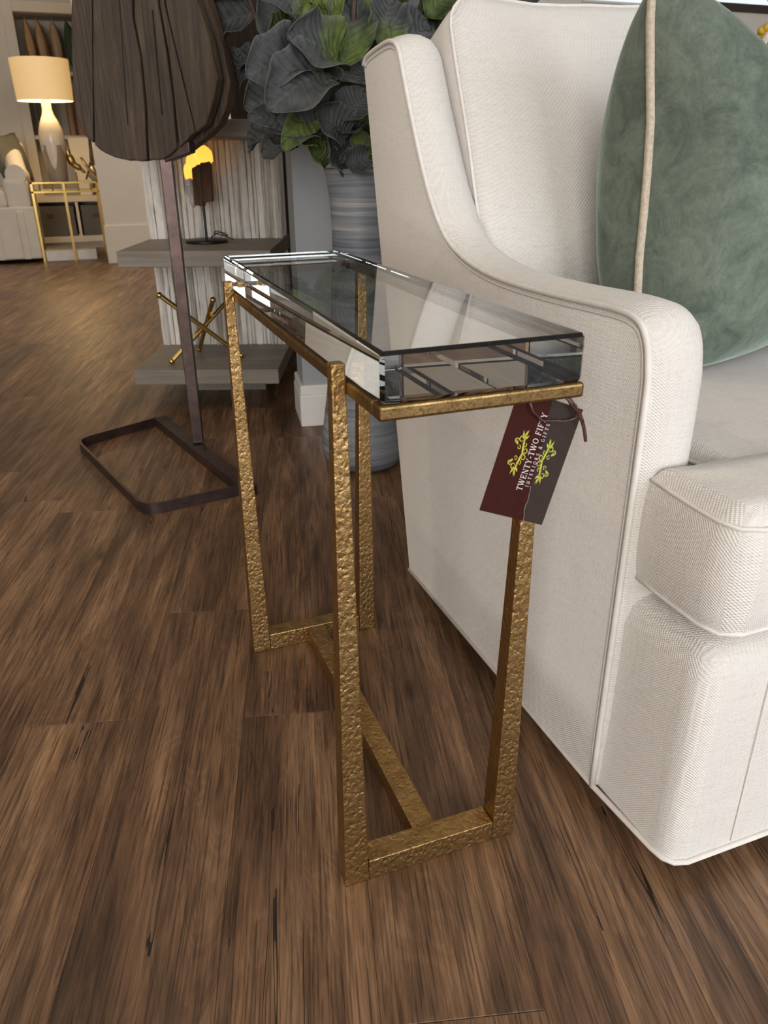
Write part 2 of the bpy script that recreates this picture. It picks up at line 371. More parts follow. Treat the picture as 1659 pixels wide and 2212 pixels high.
# ------------------------------------------------------------------ the room
def build_room():
    fl = struct(G().box(-5, 7.5, -5, 8.6, -.05, -.008).build('floor', 'plank'))
    fl.location = (0, 0, 0)
    # laid planks, one object each, turned 15 degrees to the table
    a = R(-15); W = .1552; Lp = 1.22; ca, sa = math.cos(a), math.sin(a)
    meshes = []
    for k in range(3):
        g = G().box(-W/2+.0001, W/2-.0001, -Lp/2+.0003, Lp/2-.0003, -.008, 0)
        o = g.build('plank', 'plank', fl, bevel=.0005, seg=1); meshes.append(o)
    cnt = 0; rnd = random.Random(5)
    fixed = {0: .274, -1: .571, -4: 1.109, 1: -.181}
    for row in range(-17, 13):
        u = -.232+W*(row+.5); v0 = fixed.get(row, (row*.47) % Lp+rnd.uniform(-.05, .05))
        for j in range(-3, 9):
            v = v0+Lp*(j+.5)
            x = u*ca-v*sa; y = u*sa+v*ca
            if y < -1.1 or y > 8.2 or x < -2.1 or x > 2.6: continue
            if x > 1.2 and y > 1.6: continue
            if x < -1.55 and y < 1.5: continue
            if cnt < 3: o = meshes[cnt]
            else:
                o = meshes[cnt % 3].copy(); COL.objects.link(o); o.parent = fl
            o.location = (x, y, 0); o.rotation_euler = (0, 0, a if (row+j) % 2 else a+math.pi)
            cnt += 1
    struct(G().box(-5.1, 7.5, -5, 8.6, 2.9, 3.0).build('ceiling', 'ceiling'))
    # recessed ceiling lamps
    for i, (x, y) in enumerate([(-1.2, .9), (.55, 1.55), (-.9, 3.4), (.9, 3.6), (-.55, 5.3), (2.6, 1.0), (.45, 4.9), (1.2, 5.0)]):
        t = thing('recessed_ceiling_lamp', 'round white recessed lamp set in the ceiling', 'ceiling lamp', (x, y, 2.9), group='recessed ceiling lamps')
        G().lathe([(.05, -.004), (.062, -.004), (.062, 0), (.05, 0)], 24).build('trim_ring', 'white', t)
        G().lathe([(.05, -.003), (.05, -.001)], 24).build('lens', 'can', t)
        l = bpy.data.lights.new('ceiling_lamp_offscreen', 'SPOT'); l.energy = 34; l.color = (1, .79, .52); l.spot_size = R(95); l.spot_blend = .6; l.shadow_soft_size = .06
        lo = bpy.data.objects.new('ceiling_lamp_offscreen', l); COL.objects.link(lo); lo.location = (0, 0, -.03); lo.parent = t
    # grey partition stub with white baseboard behind the vase
    d = R(-9); ws = G().box(0, .34, 0, .16, 0, 2.9).build('wall_partition', 'wall_grey'); ws.location = (.285, 1.572, 0); ws.rotation_euler = (0, 0, d); struct(ws)
    bb = G().box(-.012, .352, -.014, .172, 0, .095).box(-.009, .349, -.010, .169, .095, .122).build('baseboard_partition', 'white', bevel=.003); bb.location = ws.location; bb.rotation_euler = ws.rotation_euler; struct(bb)
    # hall wall and its white skirting
    struct(G().box(-.05, 1.75, 5.85, 6.0, 0, 2.9).build('wall_hall', 'wall_warm'))
    struct(G().box(-.062, 1.75, 5.838, 5.85, 0, .27).build('baseboard_hall', 'wall_warm', bevel=.004))
    # rear wall beside the chair, with two windows
    WY = 4.0
    g = G().box(1.6, 7.0, WY, WY+.15, 0, 1.53).box(1.6, 2.70, WY, WY+.15, 1.53, 2.9).box(3.30, 3.585, WY, WY+.15, 1.53, 2.9).box(5.2, 7.0, WY, WY+.15, 1.53, 2.9).box(2.70, 3.30, WY, WY+.15, 2.5, 2.9).box(3.585, 5.2, WY, WY+.15, 2.5, 2.9)
    struct(g.build('wall_rear', 'wall_warm'))
    struct(G().box(1.6, 1.75, WY+.15, 5.85, 0, 2.9).build('wall_return', 'wall_warm'))
    def window(name, x0, x1, z0, z1, fm, fw):
        w1 = G(); 
        w1.box(x0, x1, WY-.02, WY+.06, z0, z0+fw).box(x0, x1, WY-.02, WY+.06, z1-fw, z1).box(x0, x0+fw, WY-.02, WY+.06, z0+fw, z1-fw).box(x1-fw, x1, WY-.02, WY+.06, z0+fw, z1-fw)
        o = struct(w1.build(name, fm, bevel=.004))
        G().box(x0+fw, x1-fw, WY+.02, WY+.026, z0+fw, z1-fw).build('window_pane', 'pane', o)
    window('window_1', 2.70, 3.30, 1.53, 2.5, 'white', .012)
    window('window_2', 3.585, 5.2, 1.53, 2.5, 'frame', .045)
    # far alcove: wall with a built-in shelf niche
    NY = 7.5
    g = G().box(-2.2, -.465, NY, NY+.5, 0, 2.9).box(.75, 1.75, NY, NY+.5, 0, 2.9).box(-.465, .75, NY, NY+.5, 1.82, 2.9).box(-.465, .75, NY+.42, NY+.5, 0, 1.82)
    struct(g.build('wall_niche', 'wall_far'))
    struct(G().box(-.545, -.463, NY-.03, NY, 0, 1.90).box(-.463, .75, NY-.03, NY, 1.82, 1.90).build('trim_1', 'wall_far', bevel=.004))
    for i, z in enumerate((1.40, .905)):
        tag(G().box(-.463, .75, NY+.005, NY+.42, z-.03, z).build('shelf_board', 'wall_far', bevel=.003),
            ('cream upper shelf board in the wall niche carrying tan and green cushions', 'cream lower shelf board in the wall niche carrying folded fabrics')[i], 'shelf', 'niche shelf boards')
    struct(G().box(-2.3, -2.2, 1.5, 8.0, 0, 2.9).build('wall_left', 'wall_far'))
    struct(G().box(1.75, 1.9, 5.85, 8.0, 0, 2.9).build('wall_far_right', 'wall_far'))
    # window walls behind and beside the photographer
    g = G().box(-5, -3.6, -4.3, -4.15, 0, 2.9).box(-3.6, 7.5, -4.3, -4.15, 0, .35).box(-3.6, 7.5, -4.3, -4.15, 2.55, 2.9).box(-1.0, .2, -4.3, -4.15, .35, 2.55).box(3.0, 7.5, -4.3, -4.15, .35, 2.55)
    struct(g.build('wall_front', 'wall_warm'))
    g = G().box(5.0, 5.15, -4.15, 4.0, 0, 2.9)
    struct(g.build('wall_right', 'wall_warm'))
    struct(G().box(-5.1, -5.0, -4.3, 1.5, 0, 2.9).build('wall_side', 'wall_warm'))
    struct(G().box(-5.0, -2.2, 1.5, 1.6, 0, 2.9).build('wall_side_return', 'wall_warm'))
build_room()

# ------------------------------------------------------------------ the drink table
def build_table():
    a0, at, w, h, t, L, zt, wt = .1048, .0992, .028, .029, .027, .4747, .585, .0120
    T = thing('drink_table', 'narrow gold drink table with thick crystal glass top beside the cream armchair', 'table', (0, .24, 0))
    off = (0, .24, 0)
    yw = .0125
    for yy in (0, L):
        for s in (-1, 1):
            lo = [(-a0, yy, 0), (-a0+w, yy, 0), (-a0+w, yy+t, 0), (-a0, yy+t, 0)]
            yc = yy if yy == 0 else yy
            hi = [(-at, yc+.001, zt), (-at+wt, yc+.001, zt), (-at+wt, yc+.001+yw, zt), (-at, yc+.001+yw, zt)]
            if s > 0:
                lo = [(-x, y, z) for x, y, z in lo][::-1]; hi = [(-x, y, z) for x, y, z in hi][::-1]
            n = 10; rr = []
            for k in range(n+1):
                q = k/n; rr.append([tuple(lerp(lo[i][j], hi[i][j], q) for j in range(3)) for i in range(4)])
            G().rings(rr).build('leg', 'gold_h', T, bevel=.0014, seg=2, off=off)
        G().box(-a0+w, a0-w, yy, yy+t, 0, h).build('base_bar', 'gold_h', T, bevel=.0012, seg=2, off=off)
    G().box(-.0138, .0138, t, L, .001, h-.001).build('stretcher', 'gold_h', T, bevel=.0012, seg=2, off=off)
    xr, z0, z1, yf, yb, bw = .0872, .5585, .5708, -.0752, .5525, .017
    fr = G().box(-xr, xr, yf, yf+bw, z0, z1).box(-xr, xr, yb-bw, yb, z0, z1).box(-xr, -xr+bw, yf+bw, yb-bw, z0, z1).box(xr-bw, xr, yf+bw, yb-bw, z0, z1)
    fr.build('top_rail', 'gold', T, bevel=.0026, seg=3, off=off)
    pin = G()
    for yy in (.0045, L+.0045):
        for s in (-1, 1):
            G().tube([(s*.0885, yy+.003, .5645), (s*.084, yy+.003, .5645)], .0042, 10).build('peg', 'gold', T, off=off)
    G().box(-.0852, .0852, -.0740, .5480, .5708, .6098).build('glass_top', 'glass', T, bevel=.0030, seg=1, off=off)
build_table()

# ------------------------------------------------------------------ price tag
def glyphs():
    tk, tn = .115, .055
    def seg(x0, y0, x1, y1, w):
        d = Vector((x1-x0, y1-y0)); n = Vector((-d.y, d.x)).normalized()*w/2
        return [(x0-n.x, y0-n.y), (x1-n.x, y1-n.y), (x1+n.x, y1+n.y), (x0+n.x, y0+n.y)]
    def H(x, y, l): return seg(x-l/2, y, x+l/2, y, tn)
    def arc(cx, cy, rx, ry, a0, a1, n, wf):
        o = []
        for i in range(n):
            p, q = R(a0+(a1-a0)*i/n), R(a0+(a1-a0)*(i+1)/n)
            o.append(seg(cx+rx*math.cos(p), cy+ry*math.sin(p), cx+rx*math.cos(q), cy+ry*math.sin(q), wf((p+q)/2)))
        return o
    side = lambda a: tn+(tk-tn)*abs(math.cos(a))
    D = {}
    D['T'] = (.75, [seg(.375, 0, .375, 1, tk), seg(.03, .965, .72, .965, tn), H(.375, .03, .36), seg(.05, .97, .05, .78, tn), seg(.70, .97, .70, .78, tn)])
    D['W'] = (1.15, [seg(.08, 1, .35, 0, tk), seg(.35, 0, .58, .95, tn), seg(.55, 1, .80, 0, tk), seg(.80, 0, 1.06, 1, tn), H(.10, .97, .28), H(.56, .97, .24), H(1.04, .97, .22)])
    D['E'] = (.72, [seg(.17, 0, .17, 1, tk), seg(.05, .965, .62, .965, tn), seg(.05, .035, .65, .035, tn), seg(.17, .52, .48, .52, tn), seg(.62, .98, .62, .78, tn), seg(.64, .02, .64, .24, tn), seg(.48, .4, .48, .64, tn)])
    D['F'] = (.68, [seg(.17, 0, .17, 1, tk), seg(.05, .965, .60, .965, tn), H(.18, .03, .32), seg(.17, .50, .46, .50, tn), seg(.60, .98, .60, .76, tn), seg(.46, .38, .46, .62, tn)])
    D['N'] = (.88, [seg(.15, 0, .15, 1, tn), seg(.12, 1, .74, 0, tk), seg(.73, 0, .73, 1, tn), H(.13, .03, .24), H(.12, .97, .22), H(.73, .97, .24)])
    D['Y'] = (.80, [seg(.08, 1, .41, .45, tk), seg(.74, 1, .41, .45, tn), seg(.41, .5, .41, 0, tk), H(.12, .97, .28), H(.72, .97, .22), H(.41, .03, .34)])
    D['-'] = (.42, [seg(.06, .40, .36, .40, .10)])
    D['O'] = (.92, arc(.46, .5, .36, .45, 0, 360, 20, side))
    D['I'] = (.40, [seg(.2, 0, .2, 1, tk), H(.2, .03, .34), H(.2, .97, .34)])
    D['R'] = (.82, [seg(.17, 0, .17, 1, tk), H(.18, .03, .32), seg(.05, .965, .38, .965, tn), seg(.17, .50, .38, .50, tn), seg(.38, .5, .72, 0, tk), H(.74, .03, .2)]+arc(.38, .735, .20, .23, -90, 90, 8, side))
    D['S'] = (.66, arc(.33, .74, .22, .22, 20, 250, 9, side)+arc(.33, .27, .24, .23, 90, -160, 9, side)+[seg(.30, .53, .38, .48, tk)])
    D['G'] = (.90, arc(.46, .5, .36, .45, 45, 330, 16, side)+[seg(.76, .05, .76, .42, tk), H(.74, .43, .26)])
    D['&'] = (.85, arc(.40, .76, .17, .20, 0, 360, 10, side)+arc(.36, .27, .27, .24, 60, 330, 10, side)+[seg(.28, .66, .74, .03, tk), seg(.60, .15, .76, .46, tn)])
    D[' '] = (.36, [])
    return D
def build_tag():
    BL, BR, TRc = Vector((.0027, -.0665, .4702)), Vector((.0650, -.0640, .4446)), Vector((.0958, -.0640, .5469))
    E1 = BR-BL; E2 = TRc-BR
    E2 = E2 - E1.normalized()*E2.dot(E1.normalized())*.0
    N = E2.cross(E1).normalized()*-1.0
    if N.y > 0: N = -N
    W, Ln = E1.length, E2.length
    o0 = BL+E2*.98; T = thing('price_tag', 'maroon and umber hang tag with white lettering tied under the glass table', 'tag', tuple(o0))
    def P(a, b, d=0): return tuple(BL+E1*a+E2*b+N*d)
    B = dict(off=tuple(o0))
    rnd = random.Random(2)
    tear = [(lerp(.675, .50, k/24)+rnd.uniform(-.012, .012), k/24) for k in range(25)]
    G().prism([(0, 0), (1, 0), (1, .975), (0, .975)], P, 0, .0006).build('card', 'card', T, **B)
    G().prism(tear[:24]+[(.505, .975), (1, .975), (1, 0)], P, .00062, .0009).build('torn_layer', 'card2', T, **B)
    G().tube([P(a, b, .0009) for a, b in tear[:8]], .00012, 5).build('torn_edge', 'tape', T, **B)
    D = glyphs()
    def text(s, a_base, b0, b1, hgt, d, track, name):
        tot = sum(D[c][0] for c in s)+track*(len(s)-1); sc = (b1-b0)/tot; g = G(); x = 0
        for c in s:
            wd, polys = D[c]
            for pl in polys:
                g.prism(pl, lambda u, v, dd, x=x: P(a_base-v*hgt, b0+(x+u)*sc, dd), d, d+.00012)
            x += wd+track
        g.build(name, 'ink_w', T, **B)
    text('TWENTY-TWO FIFTY', .508, .232, .858, .088, .00092, .12, 'lettering')
    text('INTERIORS & GIFTS', .590, .275, .79, .052, .00092, .55, 'lettering')
    def scroll(ac, bc, sgn, flip):
        g = G()
        def ribbon(pts, w0, w1):
            n = len(pts); v = []; f = []
            for i, (a, b) in enumerate(pts):
                p = pts[max(0, i-1)]; q = pts[min(n-1, i+1)]; dx, dy = q[0]-p[0], (q[1]-p[1]); l = math.hypot(dx, dy) or 1
                wd = lerp(w0, w1, i/(n-1))*math.sin(math.pi*min(1, (i+.6)/n*1.1+.1))**.5 if n > 2 else w0
                nx, ny = -dy/l*wd, dx/l*wd
                for q2 in (1, -1): v.append(M2(a+nx*q2, b+ny*q2, .0010))
            for i in range(n-1): f.append((2*i, 2*i+1, 2*i+3, 2*i+2))
            g.add(v, f)
        def M2(a, b, d):          # local ornament frame in metres -> card
            return tuple(BL+E1*ac+E2*bc+E1.normalized()*(a*sgn)+E2.normalized()*b+N*d)
        mm = .00138
        for s in (-1, 1):
            def spiral(cx, cy, r, turns, a0, dirn, w=.36):
                pts = []
                for i in range(22):
                    t = i/21; ang = R(a0)+dirn*turns*2*math.pi*t; rr = r*(1-.82*t)
                    pts.append(((cx+rr*math.cos(ang))*mm, s*(cy+rr*math.sin(ang))*mm))
                ribbon(pts, w*.6*mm, w*.25*mm)
            spiral(3.0, 2.2, 2.0, 1.4, 200, 1, .55)
            spiral(1.2, 5.4, 1.6, 1.3, 60, -1, .5)
            spiral(-1.8, 8.2, 2.6, 1.5, 300, 1, .6)
            spiral(-5.0, 6.6, 1.8, 1.4, 20, 1, .5)
            spiral(-2.2, 3.2, 1.4, 1.3, 100, -1, .45)
            ribbon([((1.6-.35*i+.018*i*i)*mm, s*(0+1.35*i)*mm) for i in range(13)], .7*mm, .4*mm)
            ribbon([((-1.0-.30*i)*mm, s*(9.0+.9*i)*mm) for i in range(7)], .8*mm, .1*mm)
            ribbon([((-.2+.30*i)*mm, s*(11.0+.75*i)*mm) for i in range(6)], .9*mm, .1*mm)
            ribbon([((.6+.5*i)*mm, s*(9.2+.6*i)*mm) for i in range(5)], .8*mm, .1*mm)
            ribbon([((-3.6-.5*i)*mm, s*(5.0+.35*i*i*.4)*mm) for i in range(6)], .8*mm, .1*mm)
        g.build('ornament', 'ink_y', T, **B)
    scroll(.300, .515, 1, 0)
    scroll(.690, .50, -1, 0)
    # raffia tie looped over the rail
    def strand(pts, r, k):
        p = smoothpath(pts, 8); g = G()
        g.tube([q+Vector((noise.noise(q*160+Vector((k, 0, 0)))*.0009, 0, noise.noise(q*160+Vector((0, k, 0)))*.0009)) for q in p], [r*(1+.3*noise.noise(q*300)) for q in p], 6)
        g.build('tie', 'raffia', T, smooth=True, **B)
    strand([(.0415, -.0685, .5590), (.0425, -.0700, .5550), (.0455, -.0705, .5490), (.0535, -.0690, .5418)], .0011, 1)
    strand([(.0535, -.0690, .5415), (.066, -.0690, .5395), (.079, -.0690, .5385), (.0865, -.0690, .5400)], .0010, 2)
    strand([(.0865, -.0690, .5400), (.0850, -.0700, .5460), (.0800, -.0705, .5540), (.0760, -.0690, .5590)], .0012, 3)
    strand([(.0735, -.0690, .5590), (.0770, -.0715, .5550), (.0860, -.0720, .5435), (.0935, -.0710, .5290), (.0972, -.0700, .5185)], .0014, 4)
    strand([(.0755, -.0695, .5590), (.0790, -.0725, .5550), (.0870, -.0730, .5440), (.0940, -.0715, .5300), (.0975, -.0700, .5200)], .0009, 7)
build_tag()

# ------------------------------------------------------------------ cream armchair
def resample(poly, step):
    out = []
    for i in range(len(poly)):
        a = Vector(poly[i]); b = Vector(poly[(i+1) % len(poly)]); n = max(1, int((b-a).length/step))
        for k in range(n): out.append(a+(b-a)*k/n)
    return out
def rrect(w, h, r, n=6, m=8):
    pts = []
    for cx, cz, a0 in ((w/2-r, -h/2+r, -90), (w/2-r, h/2-r, 0), (-w/2+r, h/2-r, 90), (-w/2+r, -h/2+r, 180)):
        for k in range(n+1):
            a = R(a0+90*k/n); pts.append((cx+r*math.cos(a), cz+r*math.sin(a)))
    out = []
    for i in range(len(pts)):
        a = Vector(pts[i]); b = Vector(pts[(i+1) % len(pts)]); out.append(a)
        if (b-a).length > r: out += [a+(b-a)*k/m for k in range(1, m)]
    return out
def build_chair():
    X0 = .215; CX = .56
    loc = (CX, .25, 0); B = dict(off=loc)
    T = thing('armchair', 'cream linen armchair with sloping wings and piped seams', 'armchair', loc)
    prof = [(.003, .032), (.003, .25), (.003, .50), (.006, .55), (.015, .578), (.032, .592), (.07, .596), (.175, .593), (.27, .593), (.34, .597), (.40, .607), (.452, .624), (.49, .650), (.527, .690), (.562, .740), (.60, .802), (.63, .856), (.643, .876), (.664, .887), (.70, .889), (.775, .880), (.797, .868)]
    sm = smoothpath([(0, y, z) for y, z in prof], 4)
    top = [(p.y, p.z) for p in sm]; nt = len(top)
    back = [(lerp(.797, .588, k/8), lerp(.868, .032, k/8)) for k in range(1, 9)]
    bot = [(lerp(.588, .003, k/8), .032) for k in range(1, 8)]
    out = top+back+bot; n = len(out)
    wgt = [1.0]*n
    for i in range(nt, n): wgt[i] = 0.0
    wgt[0] = .0; wgt[1] = .5
    for k in range(1, 6): wgt[nt-k] = k/6*.8
    nor = []
    for i in range(n):
        a = out[i-1]; b = out[(i+1) % n]; d = Vector((b[0]-a[0], b[1]-a[1])).normalized(); nor.append((-d.y, d.x))
    sect = [(0, 0), (.004, .0035), (.014, .0075), (.028, .0105), (.042, .0100), (.055, .0060), (.066, -.003), (.075, -.0145), (.082, -.029), (.0865, -.046)]
    def arm(mir):
        X = (lambda dx: X0+dx) if not mir else (lambda dx: 2*CX-X0-dx)
        rings = [[(X(dx), out[i][0]+nor[i][0]*d*wgt[i], out[i][1]+nor[i][1]*d*wgt[i]) for i in range(n)] for dx, d in sect]
        A = G().rings(rings, 'tess').build('arm', 'linen', T, smooth='auto', angle=50, **B)
        pp = [(X(-.001), y, z) for y, z in top]
        def child(g, nm): 
            o = g.build(nm, 'piping', A, smooth=True, **B); return o
        child(G().tube(pp, .0036, 8), 'piping')
        child(G().tube([(X(-.0006), y+.0105*(-1 if 0 else 1)*0+nor[i][0]*-.0085, z+nor[i][1]*-.0085) for i, (y, z) in enumerate(top)], .0012, 6), 'seam')
        # stitched seam between arm top and arm front
        st = [(X(dx), .022-d*.35, .585+d*.95) for dx, d in sect[1:8]]
        child(G().tube(st, .0011, 6), 'stitching')
    arm(False); arm(True)
    # seat base
    bp = [(.222, .585), (.222, -.10), (.2245, -.113), (.232, -.1225), (.246, -.127)]
    bl = bp+[(2*CX-x, y) for x, y in bp[::-1]]
    lv = [(.032, 0), (.10, 0), (.20, -.001), (.270, -.001), (.290, -.006), (.301, -.016), (.305, -.032)]
    rings = []
    for z, d in lv: rings.append([(CX+(x-CX)*(1+d/.34), y if y > .5 else .23+(y-.23)*(1+d/.36), z) for x, y in bl])
    bs = G().rings(rings).build('seat_base', 'linen', T, smooth='auto', angle=45, **B)
    G().tube([(X0-.0005, .588, .0325), (X0, .003, .0325), (.2215, -.10, .0325), (.2245, -.1145, .0325), (.232, -.124, .0325), (.246, -.1285, .0325), (.40, -.1285, .0325), (2*CX-.246, -.1285, .0325), (2*CX-.232, -.124, .0325), (2*CX-.2245, -.1145, .0325), (2*CX-.215, .003, .0325), (2*CX-.215, .588, .0325)], .0035, 8).build('piping', 'piping', bs, smooth=True, **B)
    G().tube([(.305, -.1275, .26), (.305, -.1283, .18), (.305, -.1283, .04)], .0008, 5).build('seam', 'piping', bs, **B)
    for sx in (.27, .85):
        for sy in (-.07, .52):
            G().hexa([(sx-.018, sy-.018, 0), (sx+.018, sy-.018, 0), (sx+.018, sy+.018, 0), (sx-.018, sy+.018, 0)], [(sx-.022, sy-.022, .034), (sx+.022, sy-.022, .034), (sx+.022, sy+.022, .034), (sx-.022, sy+.022, .034)]).build('foot', 'black', T, **B)
    # frame back
    G().hexa([(.29, .50, .30), (.83, .50, .30), (.83, .655, .30), (.29, .655, .30)], [(.29, .752, .872), (.83, .752, .872), (.83, .796, .866), (.29, .796, .866)]).build('back_frame', 'linen', T, bevel=.02, seg=4, **B)
    # T-shaped seat cushion
    tp = [(.306, .48), (.306, -.006), (.2285, -.006), (.2285, -.100), (.2345, -.119), (.252, -.127)]
    tl = resample(tp+[(2*CX-x, y) for x, y in tp[::-1]], .03); m = len(tl)
    tn = []
    for i in range(m):
        d = (tl[(i+1) % m]-tl[i-1]).normalized(); tn.append(Vector((d.y, -d.x)))
    cen = Vector((CX, .17))
    if (tl[0]+tn[0]*.1-cen).length < (tl[0]-cen).length: tn = [-q for q in tn]
    lv = [(.312, -.030), (.318, -.008), (.326, .001), (.345, .0055), (.385, .0075), (.42, .0055), (.438, .001), (.4475, -.006)]
    rings = [[(*(tl[i]+tn[i]*d), z+.0025*math.sin(tl[i].x*31+tl[i].y*23)*(1 if z > .43 else .3)) for i in range(m)] for z, d in lv]
    rings.append([(*(tl[i]+tn[i]*-.012), .4535) for i in range(m)])
    sc = G().rings(rings, 'tess').build('seat_cushion', 'linen', T, smooth='auto', angle=60, **B)
    for z in (.3265, .4375):
        G().tube([(*(tl[i]+tn[i]*.0015), z+.0025*math.sin(tl[i].x*31+tl[i].y*23)*(1 if z > .43 else .3)) for i in range(m)], .0024, 6, closed=True).build('piping', 'piping', sc, smooth=True, **B)
    # back cushion: boxed, leaning on the frame
    Wc, Hc, tk = .535, .495, .115
    pr = rrect(Wc, Hc, .045, 5, 9); k = len(pr)
    tilt = R(23); ctr = Vector((CX, .598, .695))
    def place(x, y, z):
        p = Vector((x, y, z)); d = Vector((noise.noise(Vector((x*5, z*5, y*3)))*.006, noise.noise(Vector((x*4+7, z*4, 2)))*.010, noise.noise(Vector((x*7, 3, z*5)))*.008))
        p += d
        return ctr+Vector((p.x, p.y*math.cos(tilt)+p.z*math.sin(tilt), -p.y*math.sin(tilt)+p.z*math.cos(tilt)))
    rings = []
    for s in (.12, .35, .6, .8, .93): rings.append([place(q.x*s, -tk/2-.034*(1-s**3.2), q.y*s) for q in pr])
    rings.append([place(q.x, -tk/2, q.y) for q in pr])
    rings.append([place(q.x*1.012, -tk/4, q.y*1.012) for q in pr]); rings.append([place(q.x*1.012, tk/4, q.y*1.012) for q in pr])
    rings.append([place(q.x, tk/2, q.y) for q in pr])
    for s in (.93, .8, .5, .12): rings.append([place(q.x*s, tk/2+.02*(1-s**3), q.y*s) for q in pr])
    bc = G().rings(rings).build('back_cushion', 'linen', T, smooth=True, **B)
    for yy in (-tk/2, tk/2):
        G().tube([place(q.x*1.003, yy, q.y*1.003) for q in pr], .0026, 7, closed=True).build('piping', 'piping', bc, smooth=True, **B)
build_chair()

# ------------------------------------------------------------------ throw pillows
def pillow_mesh(name, hw, hh, thick, chop, body, trim, T, tiltv, seed, fold=0, trimr=.0055):
    n = 9; per = []
    for i in range(4*n):
        k, t = divmod(i, n); t = t/n*2-1
        c = [(t, -1), (1, t), (-t, 1), (-1, -t)][k]
        pin = .07*(1-t*t)
        x, z = c
        if k in (0, 2): z *= 1-pin
        else: x *= 1-pin
        per.append((x, z))
    def P(x, y, z, s):
        xx, zz = x*hw, z*hh
        top = max(0, z)
        zz -= chop*math.exp(-((x-.02)/.45)**2)*top**1.5
        nz = noise.noise(Vector((xx*9+seed, y*5, zz*9)))
        zz -= .45*abs(y)*max(0, -z)**1.5*(1 if fold else .2)
        y2 = y*(1-.25*math.exp(-((x-.08)/.3)**2)*top)
        wr = 0
        if fold: wr = 1.8*fold*math.exp(-((zz+.085+.22*(xx+hw))/.026)**2)*math.exp(-((xx+hw*.45)/.13)**2)-1.2*fold*math.exp(-((zz+.125+.22*(xx+hw))/.026)**2)*math.exp(-((xx+hw*.40)/.13)**2)
        return Vector((xx+noise.noise(Vector((zz*8, seed, 1)))*.010*s, y2+nz*.012*(1-s*.7)+(wr if y < 0 else 0), zz))
    def tilt(p): return Vector((p.x, p.y*math.cos(tiltv)+p.z*math.sin(tiltv), -p.y*math.sin(tiltv)+p.z*math.cos(tiltv)))
    rings = []
    ss = (.06, .2, .36, .52, .66, .78, .88, .955)
    prof = lambda x, z: (max(0, 1-abs(x)**2.6)**.5)*(max(0, 1-abs(z)**2.3)**.62)
    for s in ss: rings.append([tilt(P(x*s, -thick*(1.18 if fold else 1)*prof(x*s, z*s), z*s, s)) for x, z in per])
    edge = [tilt(P(x, 0, z, 1)) for x, z in per]; rings.append(edge)
    for s in ss[::-1]: rings.append([tilt(P(x*s, thick*.95*(1-.5*max(0, x*s+.2))*prof(x*s, z*s), z*s, s)) for x, z in per])
    b = G().rings(rings).build('cover', body, T, smooth=True, sub=1)
    G().tube(edge, trimr, 8, closed=True).build('trim', trim, T, smooth=True)
    return b
T = thing('throw_pillow', 'large sage green velvet cushion with beige corded edge on the armchair seat', 'pillow', (.606, .385, .690), R(24))
pillow_mesh('p', .222, .240, .142, .150, 'velvet', 'tape', T, R(4), 3, .012)
# slipper chair behind, with a matching cushion
def build_slipper():
    T = thing('slipper_chair', 'cream slipper chair standing behind the armchair, low back', 'chair', (1.52, 1.25, 0))
    G().box(-.33, .33, -.33, .33, .18, .36).build('seat_base', 'cream_far', T, bevel=.02)
    G().box(-.335, .335, -.34, .25, .36, .47).build('seat_cushion', 'cream_far', T, bevel=.03, seg=3)
    G().box(-.33, .33, .22, .34, .36, .80).build('backrest', 'cream_far', T, bevel=.04, seg=3)
    for x in (-.29, .29):
        for y in (-.29, .29): G().lathe([(.014, 0), (.022, .18)], 12, x, y).build('leg', 'black', T)
    q = thing('throw_pillow', 'sage cushion with beige cord standing on the slipper chair', 'pillow', (1.435, 1.20, .660), R(-8))
    pillow_mesh('p', .22, .195, .09, .03, 'velvet', 'tape', q, R(12), 9)
build_slipper()

